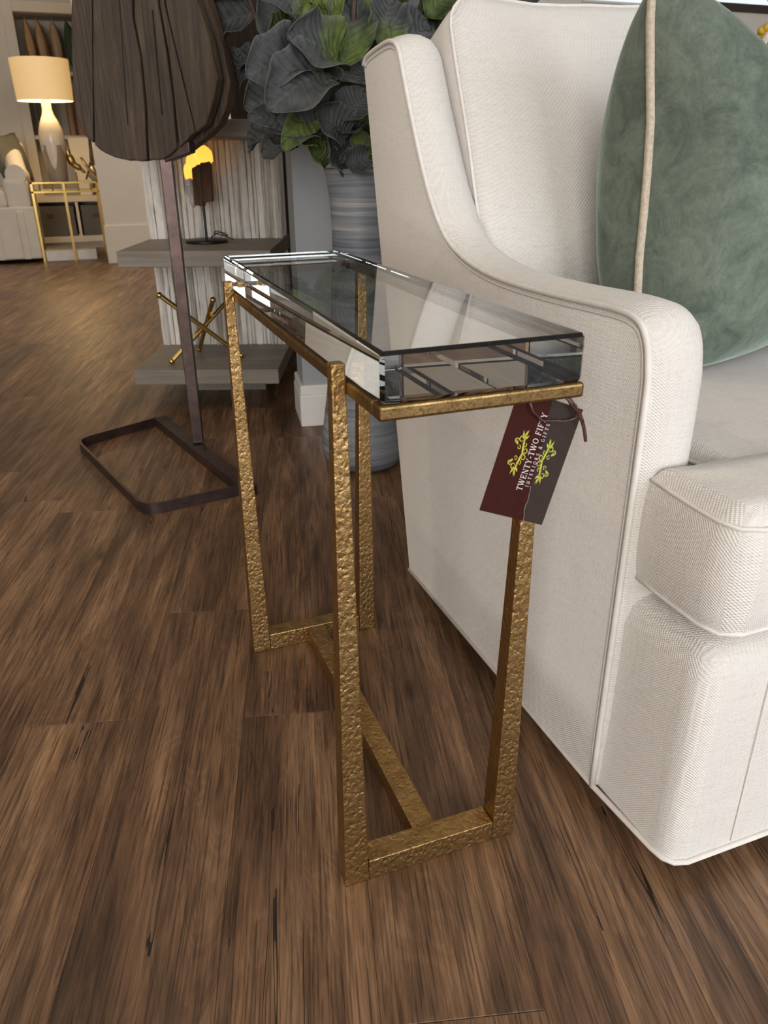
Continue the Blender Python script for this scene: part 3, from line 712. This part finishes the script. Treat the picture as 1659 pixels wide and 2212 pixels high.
# ------------------------------------------------------------------ vase of magnolia branches
def leaf(B, Tt, wd, g, mat, parent, off, seed, curl=.25, flip=1, nrm=None):
    rnd = random.Random(seed); B = Vector(B); Tt = Vector(Tt); ax = Tt-B; L = ax.length; ax.normalize()
    if nrm is None: nrm = Vector((rnd.uniform(-.35, .2), -1, rnd.uniform(.1, .8)))
    nrm = (nrm-ax*nrm.dot(ax)).normalized(); sd = ax.cross(nrm)
    nu, nv = 16, 10; v = []; uv = []; ph = rnd.uniform(0, 6); am = rnd.uniform(.035, .10); fr = rnd.uniform(7, 12)
    for i in range(nu+1):
        t = 1-(1-i/nu)**1.5
        wv = .88*wd*max(.02, 1-((t-.55)/.452)**2 if t > .55 else 1-((t-.55)/.60)**2)**.5*min(1, .12+(t/.22)**.8)
        bend = -curl*L*(t*t)*.9+.18*L*math.sin(math.pi*t)
        for j in range(nv+1):
            s = j/nv*2-1
            e = abs(s)**2.2
            ruf = e*wv*(math.sin(t*fr+ph+(1.7 if s > 0 else 0))*am*2.2+.18)
            cup = -.20*wv*(1-s*s)+math.sin(t*26-abs(s)*4)*.0016*(1-e)
            edge = 1+.06*math.sin(t*fr*1.9+ph*2)*e
            p = B+ax*(L*t)+sd*(s*wv*edge*.5*1.9*.55)+nrm*(bend*flip+ruf+cup)
            v.append(p-off); uv.append((t, j/nv, g))
    f = []
    for i in range(nu):
        for j in range(nv):
            a = i*(nv+1)+j; f.append((a, a+1, a+nv+2, a+nv+1))
    me = bpy.data.meshes.new('leaf'); me.from_pydata([tuple(p) for p in v], [], f); me.update()
    at = me.attributes.new('leaf_uv', 'FLOAT_VECTOR', 'POINT'); at.data.foreach_set('vector', [c for q in uv for c in q])
    me.polygons.foreach_set('use_smooth', [True]*len(me.polygons)); me.materials.append(M[mat])
    o = bpy.data.objects.new('leaf', me); COL.objects.link(o); o.parent = parent
    md = o.modifiers.new('thickness', 'SOLIDIFY'); md.thickness = .0012
    return o
LEAVES = [
(0.190,1.440,1.030,0.060,1.525,1.000,0.150,0.05),(0.190,1.450,0.930,0.095,1.510,0.905,0.090,0.1),(0.220,1.470,1.100,0.090,1.540,1.085,0.130,0.1),(0.192,1.080,0.911,0.078,1.020,0.880,0.105,0.05),(0.228,1.050,0.884,0.107,0.980,0.835,0.125,0.10),
(0.266,1.080,0.907,0.158,1.000,0.937,0.110,0.30),(0.275,1.100,0.888,0.311,1.120,1.030,0.105,0.35),(0.271,1.100,0.869,0.333,1.120,0.909,0.090,0.10),
(0.269,1.080,0.797,0.323,1.080,0.853,0.080,0.05),(0.283,1.100,0.765,0.225,1.060,0.815,0.085,0.02),(0.293,1.150,0.715,0.253,1.100,0.785,0.120,0.00),
(0.190,1.150,0.798,0.095,1.080,0.808,0.060,0.15),(0.239,1.100,0.774,0.134,1.080,0.796,0.075,0.05),(0.232,1.130,0.755,0.162,1.100,0.784,0.070,0.80),
(0.262,1.150,0.722,0.215,1.120,0.760,0.055,0.70),(0.354,1.150,0.937,0.346,1.150,1.030,0.080,0.80),(0.356,1.100,0.932,0.386,1.100,1.020,0.095,0.30),
(0.386,1.100,0.925,0.471,1.100,0.985,0.100,0.10),(0.479,1.200,0.929,0.546,1.150,1.020,0.110,0.15),(0.543,1.200,0.983,0.687,1.200,1.036,0.090,0.10),
(0.229,1.120,0.945,0.185,1.100,1.010,0.055,0.95),(0.238,1.120,0.955,0.262,1.060,1.010,0.060,0.95),(0.210,1.420,0.920,0.140,1.450,0.950,0.090,0.20),
(0.199,1.150,0.956,0.140,1.100,0.938,0.080,0.70),(0.304,1.120,0.735,0.341,1.120,0.775,0.060,0.60),(0.284,1.120,0.716,0.338,1.100,0.735,0.060,0.05),
(0.207,1.200,0.854,0.097,1.150,0.837,0.100,0.10),(0.200,1.100,0.990,0.120,1.080,1.030,0.110,0.10),(0.277,1.150,0.990,0.245,1.100,1.060,0.100,0.40),
(0.225,1.200,0.829,0.150,1.200,0.815,0.090,0.30)]
def build_plant():
    vx, vy = .350, 1.225
    V = thing('floor_vase', 'tall blue-grey brushed ceramic floor vase by the grey partition', 'vase', (vx, vy, 0))
    prof = [(.070, 0), (.088, .004), (.103, .022), (.109, .05), (.107, .085), (.100, .13), (.090, .20), (.079, .30), (.071, .40), (.066, .50), (.065, .58), (.068, .64), (.074, .685), (.079, .706)]
    G().lathe(prof+[(.0755, .708), (.072, .704), (.068, .68), (.062, .64), (.058, .55), (.05, .2), (.03, .15)], 48).build('body', 'vase', V, smooth=True)
    P = thing('magnolia_branches', 'arrangement of grey and green magnolia branches standing in the floor vase', 'plant', (vx, vy, .70))
    off = Vector((vx, vy, .70)); o = tuple(off)
    def stem(pts, r): G().tube(smoothpath(pts, 5), r, 7).build('stem', 'stem', P, smooth=True, off=o)
    stem([(.345, 1.22, .30), (.335, 1.20, .70), (.285, 1.13, .84), (.235, 1.12, .99), (.20, 1.12, 1.22)], .006)
    stem([(.35, 1.23, .30), (.345, 1.20, .70), (.30, 1.12, .88), (.31, 1.12, 1.0), (.33, 1.14, 1.25)], .005)
    stem([(.355, 1.23, .30), (.36, 1.23, .70), (.40, 1.18, .88), (.47, 1.18, 1.0), (.58, 1.2, 1.2)], .005)
    stem([(.34, 1.23, .30), (.325, 1.23, .70), (.26, 1.26, .82), (.20, 1.34, .92), (.15, 1.42, 1.10)], .005)
    stem([(.345, 1.24, .30), (.34, 1.24, .70), (.36, 1.3, .95), (.37, 1.32, 1.3)], .005)
    for i, l in enumerate(LEAVES):
        g = l[7]; mat = 'leaf_g' if g > .75 else 'leaf'
        leaf(l[:3], l[3:6], l[6], g, mat, P, off, 100+i, curl=.15+.2*((i*7) % 5)/5)
    rnd = random.Random(11); cnt = 0
    while cnt < 88:
        z = rnd.uniform(.74, 1.24); y = rnd.uniform(1.08, 1.42)
        spread = .09+.62*min(1, (z-.68)/.34)
        x = vx+rnd.uniform(-.52, .46)*spread+(-.03 if z < .9 else 0)
        if y < 1.14 and z < 1.0 and rnd.random() < .7: continue
        if x > .42 and z < .86: continue
        if y > 1.36 and x > .2: continue
        d = Vector((x-vx+rnd.uniform(-.12, .12), (y-vy)*.6+rnd.uniform(-.15, .05), rnd.uniform(-.05, .16))).normalized()
        L = rnd.uniform(.09, .15); Bp = Vector((x, y, z)); Tp = Bp+d*L
        if Tp.y > 1.49 or (Tp.y < .98) or (Tp.y < 1.02 and Tp.z < .9): continue
        if min(Bp.x, Tp.x) < .15+max(0, 1.2-min(Bp.y, Tp.y))*0-(.05 if Bp.z < .9 else 0): continue
        r = rnd.random(); mat = 'leaf' if r < .84 else 'leaf_g'
        leaf(Bp, Tp, rnd.uniform(.06, .10), rnd.choice((0, .1, .3, .7)), mat, P, off, 500+cnt, curl=rnd.uniform(.1, .5))
        cnt += 1
build_plant()

# ------------------------------------------------------------------ weathered wood sculpture on a steel stand
def build_sculpture():
    th = R(-30); O = Vector((-.046, 1.43, 0)); loc = (-.044, 1.466, 0)
    T = thing('wood_sculpture', 'fan-shaped sculpture of dark weathered boards on a bronzed steel stand', 'sculpture', loc)
    Rr = Vector((math.cos(th), math.sin(th), 0)); Nn = Vector((math.sin(th), -math.cos(th), 0))
    def P(u, v, d): q = O+Rr*u-Nn*d; return (q.x, q.y, v)
    boards = [
     ([(-.115, 1.36), (-.088, 1.36), (-.127, 1.076), (-.154, .913), (-.179, .764), (-.198, .781), (-.21, .821), (-.209, .868), (-.194, .976)], .004, .04),
     ([(-.083, 1.37), (-.030, 1.37), (-.036, 1.073), (-.043, 1.006), (-.036, .937), (-.039, .847), (-.050, .727), (-.066, .7245), (-.081, .727), (-.092, .726), (-.104, .7285), (-.127, .733), (-.148, .7415), (-.162, .749), (-.174, .76), (-.151, .913), (-.123, 1.076)], 0, .04),
     ([(-.026, 1.37), (.0, 1.37), (.02, 1.071), (.018, 1.03), (.025, .944), (.028, .846), (.0255, .751), (.008, .738), (-.012, .7285), (-.030, .728), (-.046, .727), (-.035, .847), (-.033, .937), (-.04, 1.006), (-.032, 1.073)], .003, .04),
     ([(.003, 1.36), (.010, 1.36), (.033, 1.071), (.033, 1.029), (.052, .908), (.073, .783), (.060, .776), (.048, .765), (.03, .752), (.031, .848), (.029, .944), (.021, 1.03), (.025, 1.071)], .005, .038),
     ([(.014, 1.35), (.046, 1.35), (.098, 1.068), (.107, 1.035), (.13, .959), (.14, .889), (.131, .862), (.122, .84), (.112, .818), (.102, .799), (.090, .791), (.077, .783), (.056, .908), (.037, 1.029), (.038, 1.071)], -.002, .036)]
    for pl, d0, d1 in boards:
        o = G().prism(pl, P, d0, d1).build('board', 'oldwood', T, bevel=.003, seg=2, off=loc)
        o.data.materials.append(M['oldwood_edge'])
        for f in o.data.polygons:
            if pl is boards[-1][0] and f.normal.dot(Rr) > .2: f.material_index = 1
    bk = [[(-.105, 1.36), (-.03, 1.36), (-.045, .80), (-.07, .735), (-.16, .765), (-.195, .83), (-.18, .98)], [(-.027, 1.36), (.052, 1.345), (.105, 1.068), (.138, .955), (.150, .885), (.137, .84), (.114, .800), (.08, .775), (.03, .745), (-.04, .735), (-.04, .80)]]
    for pl in bk:
        o = G().prism(pl, P, .050, .098).build('rear_board', 'oldwood', T, bevel=.003, seg=2, off=loc)
        o.data.materials.append(M['oldwood_edge'])
        for f in o.data.polygons:
            if pl is bk[-1] and f.normal.dot(Rr) > .2: f.material_index = 1
    # split lines in the boards
    for a, b in (((-.066, 1.05), (-.085, .80)), ((.005, 1.02), (.0, .82)), ((.075, 1.05), (.105, .86))):
        G().prism([(a[0]-.0008, a[1]), (a[0]+.0008, a[1]), (b[0]+.0012, b[1]), (b[0]-.0012, b[1])], P, -.0012, .002).build('crack', 'black', T, off=loc)
    # stand
    c, s = math.cos(R(-13)), math.sin(R(-13)); hw = .0145
    q = [(-.044+c*x-s*y, 1.466+s*x+c*y) for x, y in ((-hw, -hw), (hw, -hw), (hw, hw), (-hw, hw))]
    G().hexa([(x, y, .028) for x, y in q], [(x, y, .76) for x, y in q]).build('post', 'steel', T, bevel=.002, off=loc)
    G().prism([(-.012, .722), (.052, .742), (.052, .765), (-.012, .765)], P, .012, .05).build('bracket', 'steel', T, bevel=.002, off=loc)
    a, b = Vector((-.118, 1.742, 0)), Vector((.022, 1.108, 0)); d = (b-a).normalized(); nn = Vector((-d.y, d.x, 0))
    ch = G()
    for k, (w0, w1, z0, z1) in enumerate(((-.019, .019, .022, .026), (-.019, -.015, 0, .022), (.015, .019, 0, .022))):
        ch.hexa([tuple(a+nn*w0+Vector((0,0,z0))), tuple(b+nn*w0+Vector((0,0,z0))), tuple(b+nn*w1+Vector((0,0,z0))), tuple(a+nn*w1+Vector((0,0,z0)))], [tuple(a+nn*w0+Vector((0,0,z1))), tuple(b+nn*w0+Vector((0,0,z1))), tuple(b+nn*w1+Vector((0,0,z1))), tuple(a+nn*w1+Vector((0,0,z1)))])
    ch.build('channel', 'steel', T, off=loc)
    # flat-bar loop with rounded corners
    pts = []
    c1 = Vector((-.355, 1.622, 0)); c2 = Vector((-.222, 1.085, 0)); a2 = a+Vector((-.012, -.004, 0)); b2 = b+Vector((-.004, .02, 0))
    def corner(p, c, nx, r):
        u = (p-c).normalized(); v = (nx-c).normalized(); s0 = c+u*r; s1 = c+v*r
        return [s0*(1-t)**2+c*2*t*(1-t)+s1*t*t for t in [k/6 for k in range(7)]]
    pts = [a2]+corner(a2, c1, c2, .045)+corner(c1, c2, b2, .045)+[b2]
    lp = []; n = len(pts)
    v = []; f = []
    for i, p in enumerate(pts):
        t = (pts[min(n-1, i+1)]-pts[max(0, i-1)]).normalized(); nx = Vector((-t.y, t.x, 0))*.003
        v += [tuple(p-nx), tuple(p+nx), tuple(p+nx+Vector((0,0,.026))), tuple(p-nx+Vector((0,0,.026)))]
    for i in range(n-1):
        for k in range(4): f.append((4*i+k, 4*i+(k+1) % 4, 4*i+4+(k+1) % 4, 4*i+4+k))
    f += [(3, 2, 1, 0), (4*n-4, 4*n-3, 4*n-2, 4*n-1)]
    G().add(v, f).build('base_loop', 'steel', T, smooth='auto', off=loc)
build_sculpture()

# ------------------------------------------------------------------ tiered console with bark columns
CON = (-.167, 1.909, 0); CRZ = R(-20.5)
def build_console():
    T = thing('display_console', 'three-tier display console with grey slabs and whitewashed bark columns', 'console', CON, CRZ)
    W, D = .450, .51; yc = .36
    for z in (.085, .438, .780):
        G().box(0, W, 0, D, z, z+.046).build('slab', 'greywood', T, bevel=.002)
    G().box(.10, W-.08, .24, D-.03, 0, .085).build('plinth', 'greywood', T)
    rnd = random.Random(4)
    for z0, z1 in ((.131, .438), (.484, .780)):
        c = G().box(.012, W-.012, yc+.01, D-.01, z0, z1).build('column', 'strip', T)
        x = .003
        while x < W-.006:
            wd = min(rnd.choice((.008, .012, .016, .021, .027)), W-.003-x)
            n = 7; rings = []
            dp = rnd.uniform(.004, .016)
            for k in range(n+1):
                z = lerp(z0+.0005, z1-.0005, k/n); j = rnd.uniform(-.0012, .0012); e = rnd.uniform(-.001, .001)
                rings.append([(x+.0006+e, yc+.012, z), (x+.0012+j, yc-dp*.5, z), (x+wd*.5, yc-dp+j, z), (x+wd-.0012+j, yc-dp*.5, z), (x+wd-.0006+e, yc+.012, z)])
            if wd > .004: G().rings(rings).build('bark_strip', 'strip', c, smooth='auto', angle=55)
            x += wd
        y = yc+.012                    # the right flank
        while y < D-.02:
            wd = min(rnd.choice((.014, .02, .03)), D-.012-y)
            G().box(W-.014, W-.002-rnd.uniform(0, .006), y+.0006, y+wd-.0006, z0+.0005, z1-.0005).build('bark_strip', 'strip', c, bevel=.002)
            y += wd
build_console()
def at_con(x, y, z):
    c, s = math.cos(CRZ), math.sin(CRZ); return (CON[0]+c*x-s*y, CON[1]+s*x+c*y, z)
def build_crystal_lamp():
    loc = at_con(.218, .235, .484)
    T = thing('crystal_lamp', 'small lamp of glowing amber crystal on a black stand upon the console', 'lamp', loc, CRZ)
    G().lathe([(.062, 0), (.066, .002), (.066, .007), (.060, .010), (.012, .012)], 32).build('base', 'black', T, smooth='auto')
    G().tube([(0, 0, .01), (0, 0, .13)], .0042, 10).build('rod', 'black', T, smooth='auto')
    G().hexa([(-.024, -.018, .112), (.004, -.022, .108), (.004, .02, .108), (-.024, .018, .112)], [(-.022, -.018, .222), (.006, -.022, .228), (.006, .02, .228), (-.022, .018, .222)]).build('bark_block', 'block', T, bevel=.003)
    G().hexa([(.004, -.020, .118), (.032, -.014, .122), (.032, .016, .122), (.004, .02, .118)], [(.006, -.020, .232), (.036, -.014, .236), (.036, .016, .236), (.006, .02, .232)]).build('bark_block', 'block', T, bevel=.003)
    rnd = random.Random(8)
    def rock(name, mat, c, sc, seed):
        g = G().ball(c, 1, 10, 8, sc); cc = Vector(c)
        g.v = [tuple(cc+(Vector(p)-cc)*(1+.28*noise.noise(Vector(p)*45+Vector((seed, 0, 0))))) for p in g.v]; return g.build(name, mat, T)
    rock('glow_crystal', 'crystal', (.012, 0, .250), (.030, .022, .034), 1)
    rock('glow_crystal', 'crystal', (-.016, -.002, .235), (.026, .020, .030), 2)
    rock('glow_crystal', 'crystal', (-.034, -.004, .205), (.016, .016, .028), 3)
    rock('quartz_edge', 'quartz', (-.036, -.004, .168), (.015, .016, .036), 4)
    rock('quartz_edge', 'quartz', (-.030, -.004, .130), (.012, .014, .028), 5)
    G().tube(smoothpath([(.01, .02, .012), (.03, .01, .026), (.055, -.01, .030), (.066, .01, .020), (.05, .03, .018), (.02, .028, .026), (.04, .0, .034), (.06, .02, .016), (.075, .05, .004)], 6), .0016, 6).build('lamp_cord', 'black', T, smooth=True)
build_crystal_lamp()
def build_jack():
    loc = at_con(.20, .15, .131)
    T = thing('brass_jack', 'brass jack ornament of three crossed ball-ended rods on the lowest console slab', 'ornament', loc, CRZ)
    rods = [((-.112, -.07, .215), (.112, .0, .010)), ((.098, .06, .200), (-.098, -.075, .010)), ((.040, -.015, .190), (-.045, .09, .010))]
    for a, b in rods:
        r = G().tube([a, b], .0075, 10).build('rod', 'brass', T, smooth='auto')
        G().ball(a, .0098, 10, 8).build('ball_end', 'brass', r, smooth=True); G().ball(b, .0098, 10, 8).build('ball_end', 'brass', r, smooth=True)
build_jack()
# dark screen behind the console, partly invented to darken behind the foliage; hanging cord
def build_screen():
    T = thing('backdrop_screen', 'tall dark brown wooden screen behind the console, partly added as dark foliage backdrop', 'screen', at_con(.470, .555, 0), CRZ)
    G().box(0, .040, 0, .03, 0, 1.55).build('stile', 'block', T, bevel=.003)
    G().box(.56, .60, 0, .03, 0, 1.55).build('stile', 'darkwood', T, bevel=.003)
    G().box(.040, .56, .006, .024, .02, 1.53).build('panel', 'darkwood', T)
    G().box(-.20, -.003, .01, .028, .86, 1.55).build('side_panel', 'darkwood', T)
    G().box(-.20, -.003, .008, .030, 0, .86).build('side_panel', 'darkwood', T)
    c = G().tube(smoothpath([at_con(.457, .44, .80), at_con(.458, .46, .76), at_con(.464, .45, .70), at_con(.466, .46, .60), at_con(.474, .45, .54), at_con(.462, .46, .47), at_con(.458, .48, .35), at_con(.462, .50, .0045)], 6), .004, 7).build('power_cord', 'cord', None, smooth=True)
    tag(c, 'tan power cord hanging down the flank of the console', 'cord')
build_screen()

# ------------------------------------------------------------------ far sitting corner
def soft_cushion(name, label, loc, hw, hh, th, mat, rz=0, tiltv=0, cat='pillow', group=None):
    t = thing(name, label, cat, loc, rz, group)
    pillow_mesh('p', hw, hh, th, .02, mat, mat, t, tiltv, loc[0]*9, 0, .004)
    return t
def build_far():
    # gold side table with marble foot
    tz = .565
    T = thing('gold_side_table', 'slim gold side table with glass top and marble foot beside the far sofa', 'table', (-.28, 6.38, 0))
    c = [(-.235, -.22), (.235, -.22), (.235, .22), (-.235, .22)]
    for x, y in c: G().box(x-.008, x+.008, y-.008, y+.008, 0, tz).build('leg', 'brass', T)
    G().box(-.02, -.002, -.245, -.229, 0, tz).build('leg', 'brass', T)
    for z in (tz-.012, tz-.075):
        g = G().box(-.243, .243, -.228, -.212, z, z+.012).box(-.243, .243, .212, .228, z, z+.012).box(-.243, -.227, -.212, .212, z, z+.012).box(.227, .243, -.212, .212, z, z+.012)
        g.build('frame_ring', 'brass', T)
    for k in range(5): G().tube([(-.18+.09*k, -.220, tz-.064), (-.18+.09*k, -.220, tz-.012)], .006, 8).build('spindle', 'brass', T)
    G().box(-.226, .226, -.211, .211, tz-.008, tz).build('glass_top', 'pane', T)
    G().box(-.222, .15, -.20, .20, 0, .075).build('marble_foot', 'marble', T, bevel=.004)
    # lamp
    lx, ly = -.318, 6.36
    Lp = thing('table_lamp', 'ceramic table lamp with drip glaze and lit cream drum shade', 'lamp', (lx, ly, tz))
    G().lathe([(.066, 0), (.070, .01), (.073, .08), (.084, .20), (.089, .25)], 32).build('body', 'glaze_t', Lp, smooth='auto')
    G().lathe([(.0888, .2485), (.0905, .27), (.090, .31), (.082, .36), (.062, .415), (.042, .455), (.034, .49), (.033, .555)], 32).build('glazed_shoulder', 'glaze_w', Lp, smooth='auto')
    for k, (a, ln, wd) in enumerate(((-100, .17, .040), (-20, .07, .045), (-165, .05, .05), (60, .1, .05), (130, .08, .05))):
        g = G(); v = []; f = []
        for i in range(9):
            t = i/8; z = .252-ln*t; r = .0905-.012*max(0, (.25-z)/.17)*1.25; ww = wd*math.sqrt(max(0, 1-t**1.5))
            for s in (-1, 0, 1):
                an = R(a)+s*ww/.09; v.append((r*math.cos(an)*(1.02 if s == 0 else 1.0), r*math.sin(an)*(1.02 if s == 0 else 1.0), z))
        for i in range(8):
            for s in range(2): f.append((3*i+s, 3*i+s+1, 3*i+s+4, 3*i+s+3))
        g.add(v, f).build('glaze_drip', 'glaze_w', Lp, smooth=True)
    G().tube([(0, 0, .555), (0, 0, .70)], .008, 8).build('socket', 'brass', Lp)
    n = 40; rings = []
    for r, z in ((.190, .545), (.212, .545)): pass
    sh = [(.196, .530), (.208, .815), (.205, .815), (.193, .530)]
    v = []; f = []
    for r, z in ((.196, .545), (.203, .815), (.200, .815), (.193, .545)): v += [(r*math.cos(2*math.pi*k/n), r*math.sin(2*math.pi*k/n), z) for k in range(n)]
    for i in range(4):
        for k in range(n): f.append((i*n+k, i*n+(k+1) % n, ((i+1) % 4)*n+(k+1) % n, ((i+1) % 4)*n+k))
    G().add(v, f).build('lamp_shade', 'shade', Lp, smooth='auto')
    G().ball((0, 0, .69), .03, 12, 8).build('bulb', 'bulb', Lp, smooth=True)
    g = G()
    for k in range(3): g.tube([(0, 0, .70), (.197*math.cos(2.1*k), .197*math.sin(2.1*k), .70)], .002, 6)
    g.build('spider', 'brass', Lp)
    l = bpy.data.lights.new('lamp_light', 'POINT'); l.energy = 15; l.color = (1, .70, .36); l.shadow_soft_size = .05
    lo = bpy.data.objects.new('lamp_light', l); COL.objects.link(lo); lo.parent = Lp; lo.location = (0, 0, .60)
    # ornaments on the side table
    t = thing('brass_bird', 'polished brass bird figurine on the gold side table', 'figurine', (-.185, 6.36, tz))
    G().tube([(0, 0, 0), (0, 0, .06)], .005, 8).build('leg', 'brass', t)
    g = G().tube(smoothpath([(.07, 0, .055), (.03, 0, .09), (-.01, 0, .12), (-.03, 0, .17), (-.038, 0, .215), (-.030, -.004, .235)], 5), [.004]+[.012]*4+[.022]*6+[.028]*5+[.017]*5+[.011]*4+[.003], 10); g.build('body', 'brass', t, smooth=True)
    t = thing('brass_knot', 'looped brass knot ornament leaning on the gold side table', 'ornament', (-.090, 6.26, tz))
    G().tube(smoothpath([(.05, 0, .008), (.01, 0, .06), (-.03, 0, .13), (-.045, .01, .165), (-.02, .01, .12), (.02, .012, .06), (.055, .012, .014)], 6, True), .0085, 8, closed=True).build('loop', 'brass', t, smooth=True)
    G().tube(smoothpath([(-.03, .03, .010), (.0, .03, .08), (.02, .03, .13), (.045, .03, .06), (.04, .03, .010)], 6), .007, 8).build('strut', 'brownbox', t, smooth=True)
    t = thing('milk_glass_bowl', 'round milky glass bowl at the end of the gold side table', 'bowl', (-.045, 6.40, tz))
    G().lathe([(.02, 0), (.035, .003), (.058, .03), (.064, .058), (.055, .090), (.035, .105), (.030, .103), (.05, .086), (.058, .058), (.03, .01)], 28).build('bowl', 'bowl', t, smooth=True)
    # white sofa with rolled arm, skirted
    T = thing('skirted_sofa', 'cream skirted sofa with low rolled arm at the far left', 'sofa', (-.95, 6.62, 0))
    G().box(-.45, .425, -.50, .45, .03, .40).build('skirt', 'cream_far', T, bevel=.012)
    for x in (-.32, -.10, .12, .30): G().box(x, x+.05, -.512, -.498, .03, .37).build('skirt_pleat', 'cream_far', T, bevel=.006)
    for y in (-.30, .05, .30): G().box(.418, .434, y, y+.06, .03, .37).build('skirt_pleat', 'cream_far', T, bevel=.006)
    ap = smoothpath([(.34, -.46, .615), (.36, -.28, .60), (.34, -.08, .625), (.32, .12, .70), (.30, .34, .80)], 6)
    G().box(.24, .415, -.47, .42, .38, .60).build('arm', 'cream_far', T, bevel=.04, seg=3)
    G().tube([tuple(p) for p in ap], .072, 14).build('arm_roll', 'cream_far', T, smooth='auto')
    G().box(-.45, .40, .26, .46, .38, .86).build('backrest', 'cream_far', T, bevel=.05, seg=3)
    G().box(-.45, .25, -.50, .28, .39, .52).build('seat_cushion', 'cream_far', T, bevel=.03, seg=3)
    soft_cushion('throw_pillow', 'charcoal cushion tucked behind the rolled arm of the skirted sofa', (-.655, 6.82, .735), .16, .19, .07, 'grey_fab', R(50), R(18))
    # low shelf cabinet behind the side table
    T = thing('low_shelf_unit', 'low cream shelf unit holding grey bins behind the side table', 'cabinet', (-.22, 7.26, 0))
    G().box(-.44, .60, -.16, .22, .38, .425).build('top_board', 'wall_far', T, bevel=.003)
    G().box(-.44, .60, -.16, .22, .05, .10).build('bottom_board', 'wall_far', T, bevel=.003)
    G().box(-.44, .60, .20, .22, .10, .38).build('back_board', 'wall_far', T)
    for x in (-.44, -.005, .30, .58): G().box(x, x+.022, -.155, .20, .10, .38).build('divider', 'wall_far', T)
    G().box(-.43, .59, -.13, .20, 0, .05).build('toe_kick', 'wall_far', T)
    for i, (x0, x1) in enumerate(((-.640, -.245), (-.185, .06))):
        t = thing('storage_bin', ('wide grey fabric bin in the low shelf unit', 'narrower grey fabric bin in the low shelf unit')[i], 'bin', ((x0+x1)/2, 7.22, .10), 0, 'grey bins')
        h = (x1-x0)/2; g = G().box(-h, h, -.10, .14, 0, .012).box(-h, h, -.10, -.088, .012, .25).box(-h, h, .128, .14, .012, .25).box(-h, -h+.012, -.088, .128, .012, .25).box(h-.012, h, -.088, .128, .012, .25)
        g.build('bin_body', 'bin', t); G().box(-.03, .03, -.106, -.100, .16, .185).build('handle', 'brownbox', t)
    # things standing on the low unit
    t = thing('white_planter', 'square white planter standing on the low shelf unit', 'planter', (-.115, 7.30, .425))
    G().hexa([(-.05, -.05, 0), (.05, -.05, 0), (.05, .05, 0), (-.05, .05, 0)], [(-.085, -.08, .46), (.085, -.08, .46), (.085, .08, .46), (-.085, .08, .46)]).build('planter_body', 'white', t, bevel=.006)
    t = thing('grey_canister', 'taupe grey canister with rounded lid on the low shelf unit', 'canister', (.075, 7.22, .425))
    G().lathe([(.085, 0), (.088, .01), (.088, .24)], 28).build('canister_body', 'glaze_t', t, smooth='auto'); G().lathe([(.09, .24), (.09, .262), (.07, .285), (.02, .292)], 28).build('lid', 'glaze_t', t, smooth='auto')
    t = thing('leather_box', 'small brown leather box stacked upon the taupe canister', 'box', (.06, 7.22, .7172))
    G().box(-.045, .045, -.04, .04, 0, .075).build('box_body', 'brownbox', t, bevel=.004); G().box(-.048, .048, -.043, .043, .075, .10).build('lid', 'brownbox', t, bevel=.004)
    # cushions on the upper niche shelf
    for x, hw, mat, lab, rz in ((-.375, .044, 'tan_fab', 'tan cushion at the near end of the niche shelf', 8), (-.272, .044, 'tan_fab', 'second tan cushion standing on the niche shelf', -5), (-.160, .048, 'tan2_fab', 'sand-coloured cushion next to the green one on the niche shelf', 4), (-.040, .050, 'green_fab', 'forest green cushion standing on the niche shelf', -6), (.085, .048, 'green2_fab', 'very dark green cushion at the end of the niche row', 5)):
        soft_cushion('shelf_cushion', lab, (x, 7.69, 1.598), .17, .188, hw, mat, R(88+rz*.4), R(3), group='cushions on the niche shelf')
    for i, (x, wd, hgt, mat, lab) in enumerate(((-.385, .05, .33, 'grey_fab', 'charcoal folded fabric standing on the lower niche shelf'), (-.320, .05, .31, 'tan2_fab', 'sand folded fabric standing on the lower niche shelf'), (-.140, .055, .33, 'pink_fab', 'narrow blush folded fabric on the lower niche shelf'), (-.050, .105, .34, 'pink_fab', 'wide blush folded fabric on the lower niche shelf'), (.075, .05, .30, 'rust_fab', 'rust red folded fabric on the lower niche shelf'))):
        t = thing('folded_fabric', lab, 'fabric', (x, 7.62, .905), 0, 'folded fabrics')
        g = G().rings([[(wd/2*math.copysign(abs(math.cos(a))**.5, math.cos(a)), .10*math.copysign(abs(math.sin(a))**.6, math.sin(a)), z) for a in [2*math.pi*k/16 for k in range(16)]] for z in (0, hgt*.5, hgt*.92, hgt)])
        g.build('fold', mat, t, smooth='auto'); G().box(-wd/2-.001, wd/2+.001, -.104, -.099, hgt*.18, hgt*.2).build('crease', mat, t)
    # yellow flowers on a tall stem, right of the armchair
    t = thing('flower_vase', 'slim floor vase of yellow blossoms by the rear wall', 'flowers', (2.83, 2.6, 0))
    G().lathe([(.09, 0), (.10, .02), (.08, .35), (.05, .68), (.06, .74)], 24).build('vase_body', 'glaze_t', t, smooth=True)
    rnd = random.Random(3)
    for k, (dx, dz) in enumerate(((-.055, 1.225), (.03, 1.30), (-.03, 1.36), (.10, 1.26))):
        G().tube([(0, 0, .72), (dx*.5, 0, .95), (dx, 0, dz-.02)], .004, 6).build('stem', 'stem', t)
        b = G()
        for q in range(6):
            a = q*math.pi/3; b.ball((dx+.026*math.cos(a), .026*math.sin(a)*.6, dz+.012*math.sin(a*2)), .024, 8, 6, (1, .7, .8))
        b.build('blossom', 'bloom', t, smooth=True)
build_far()
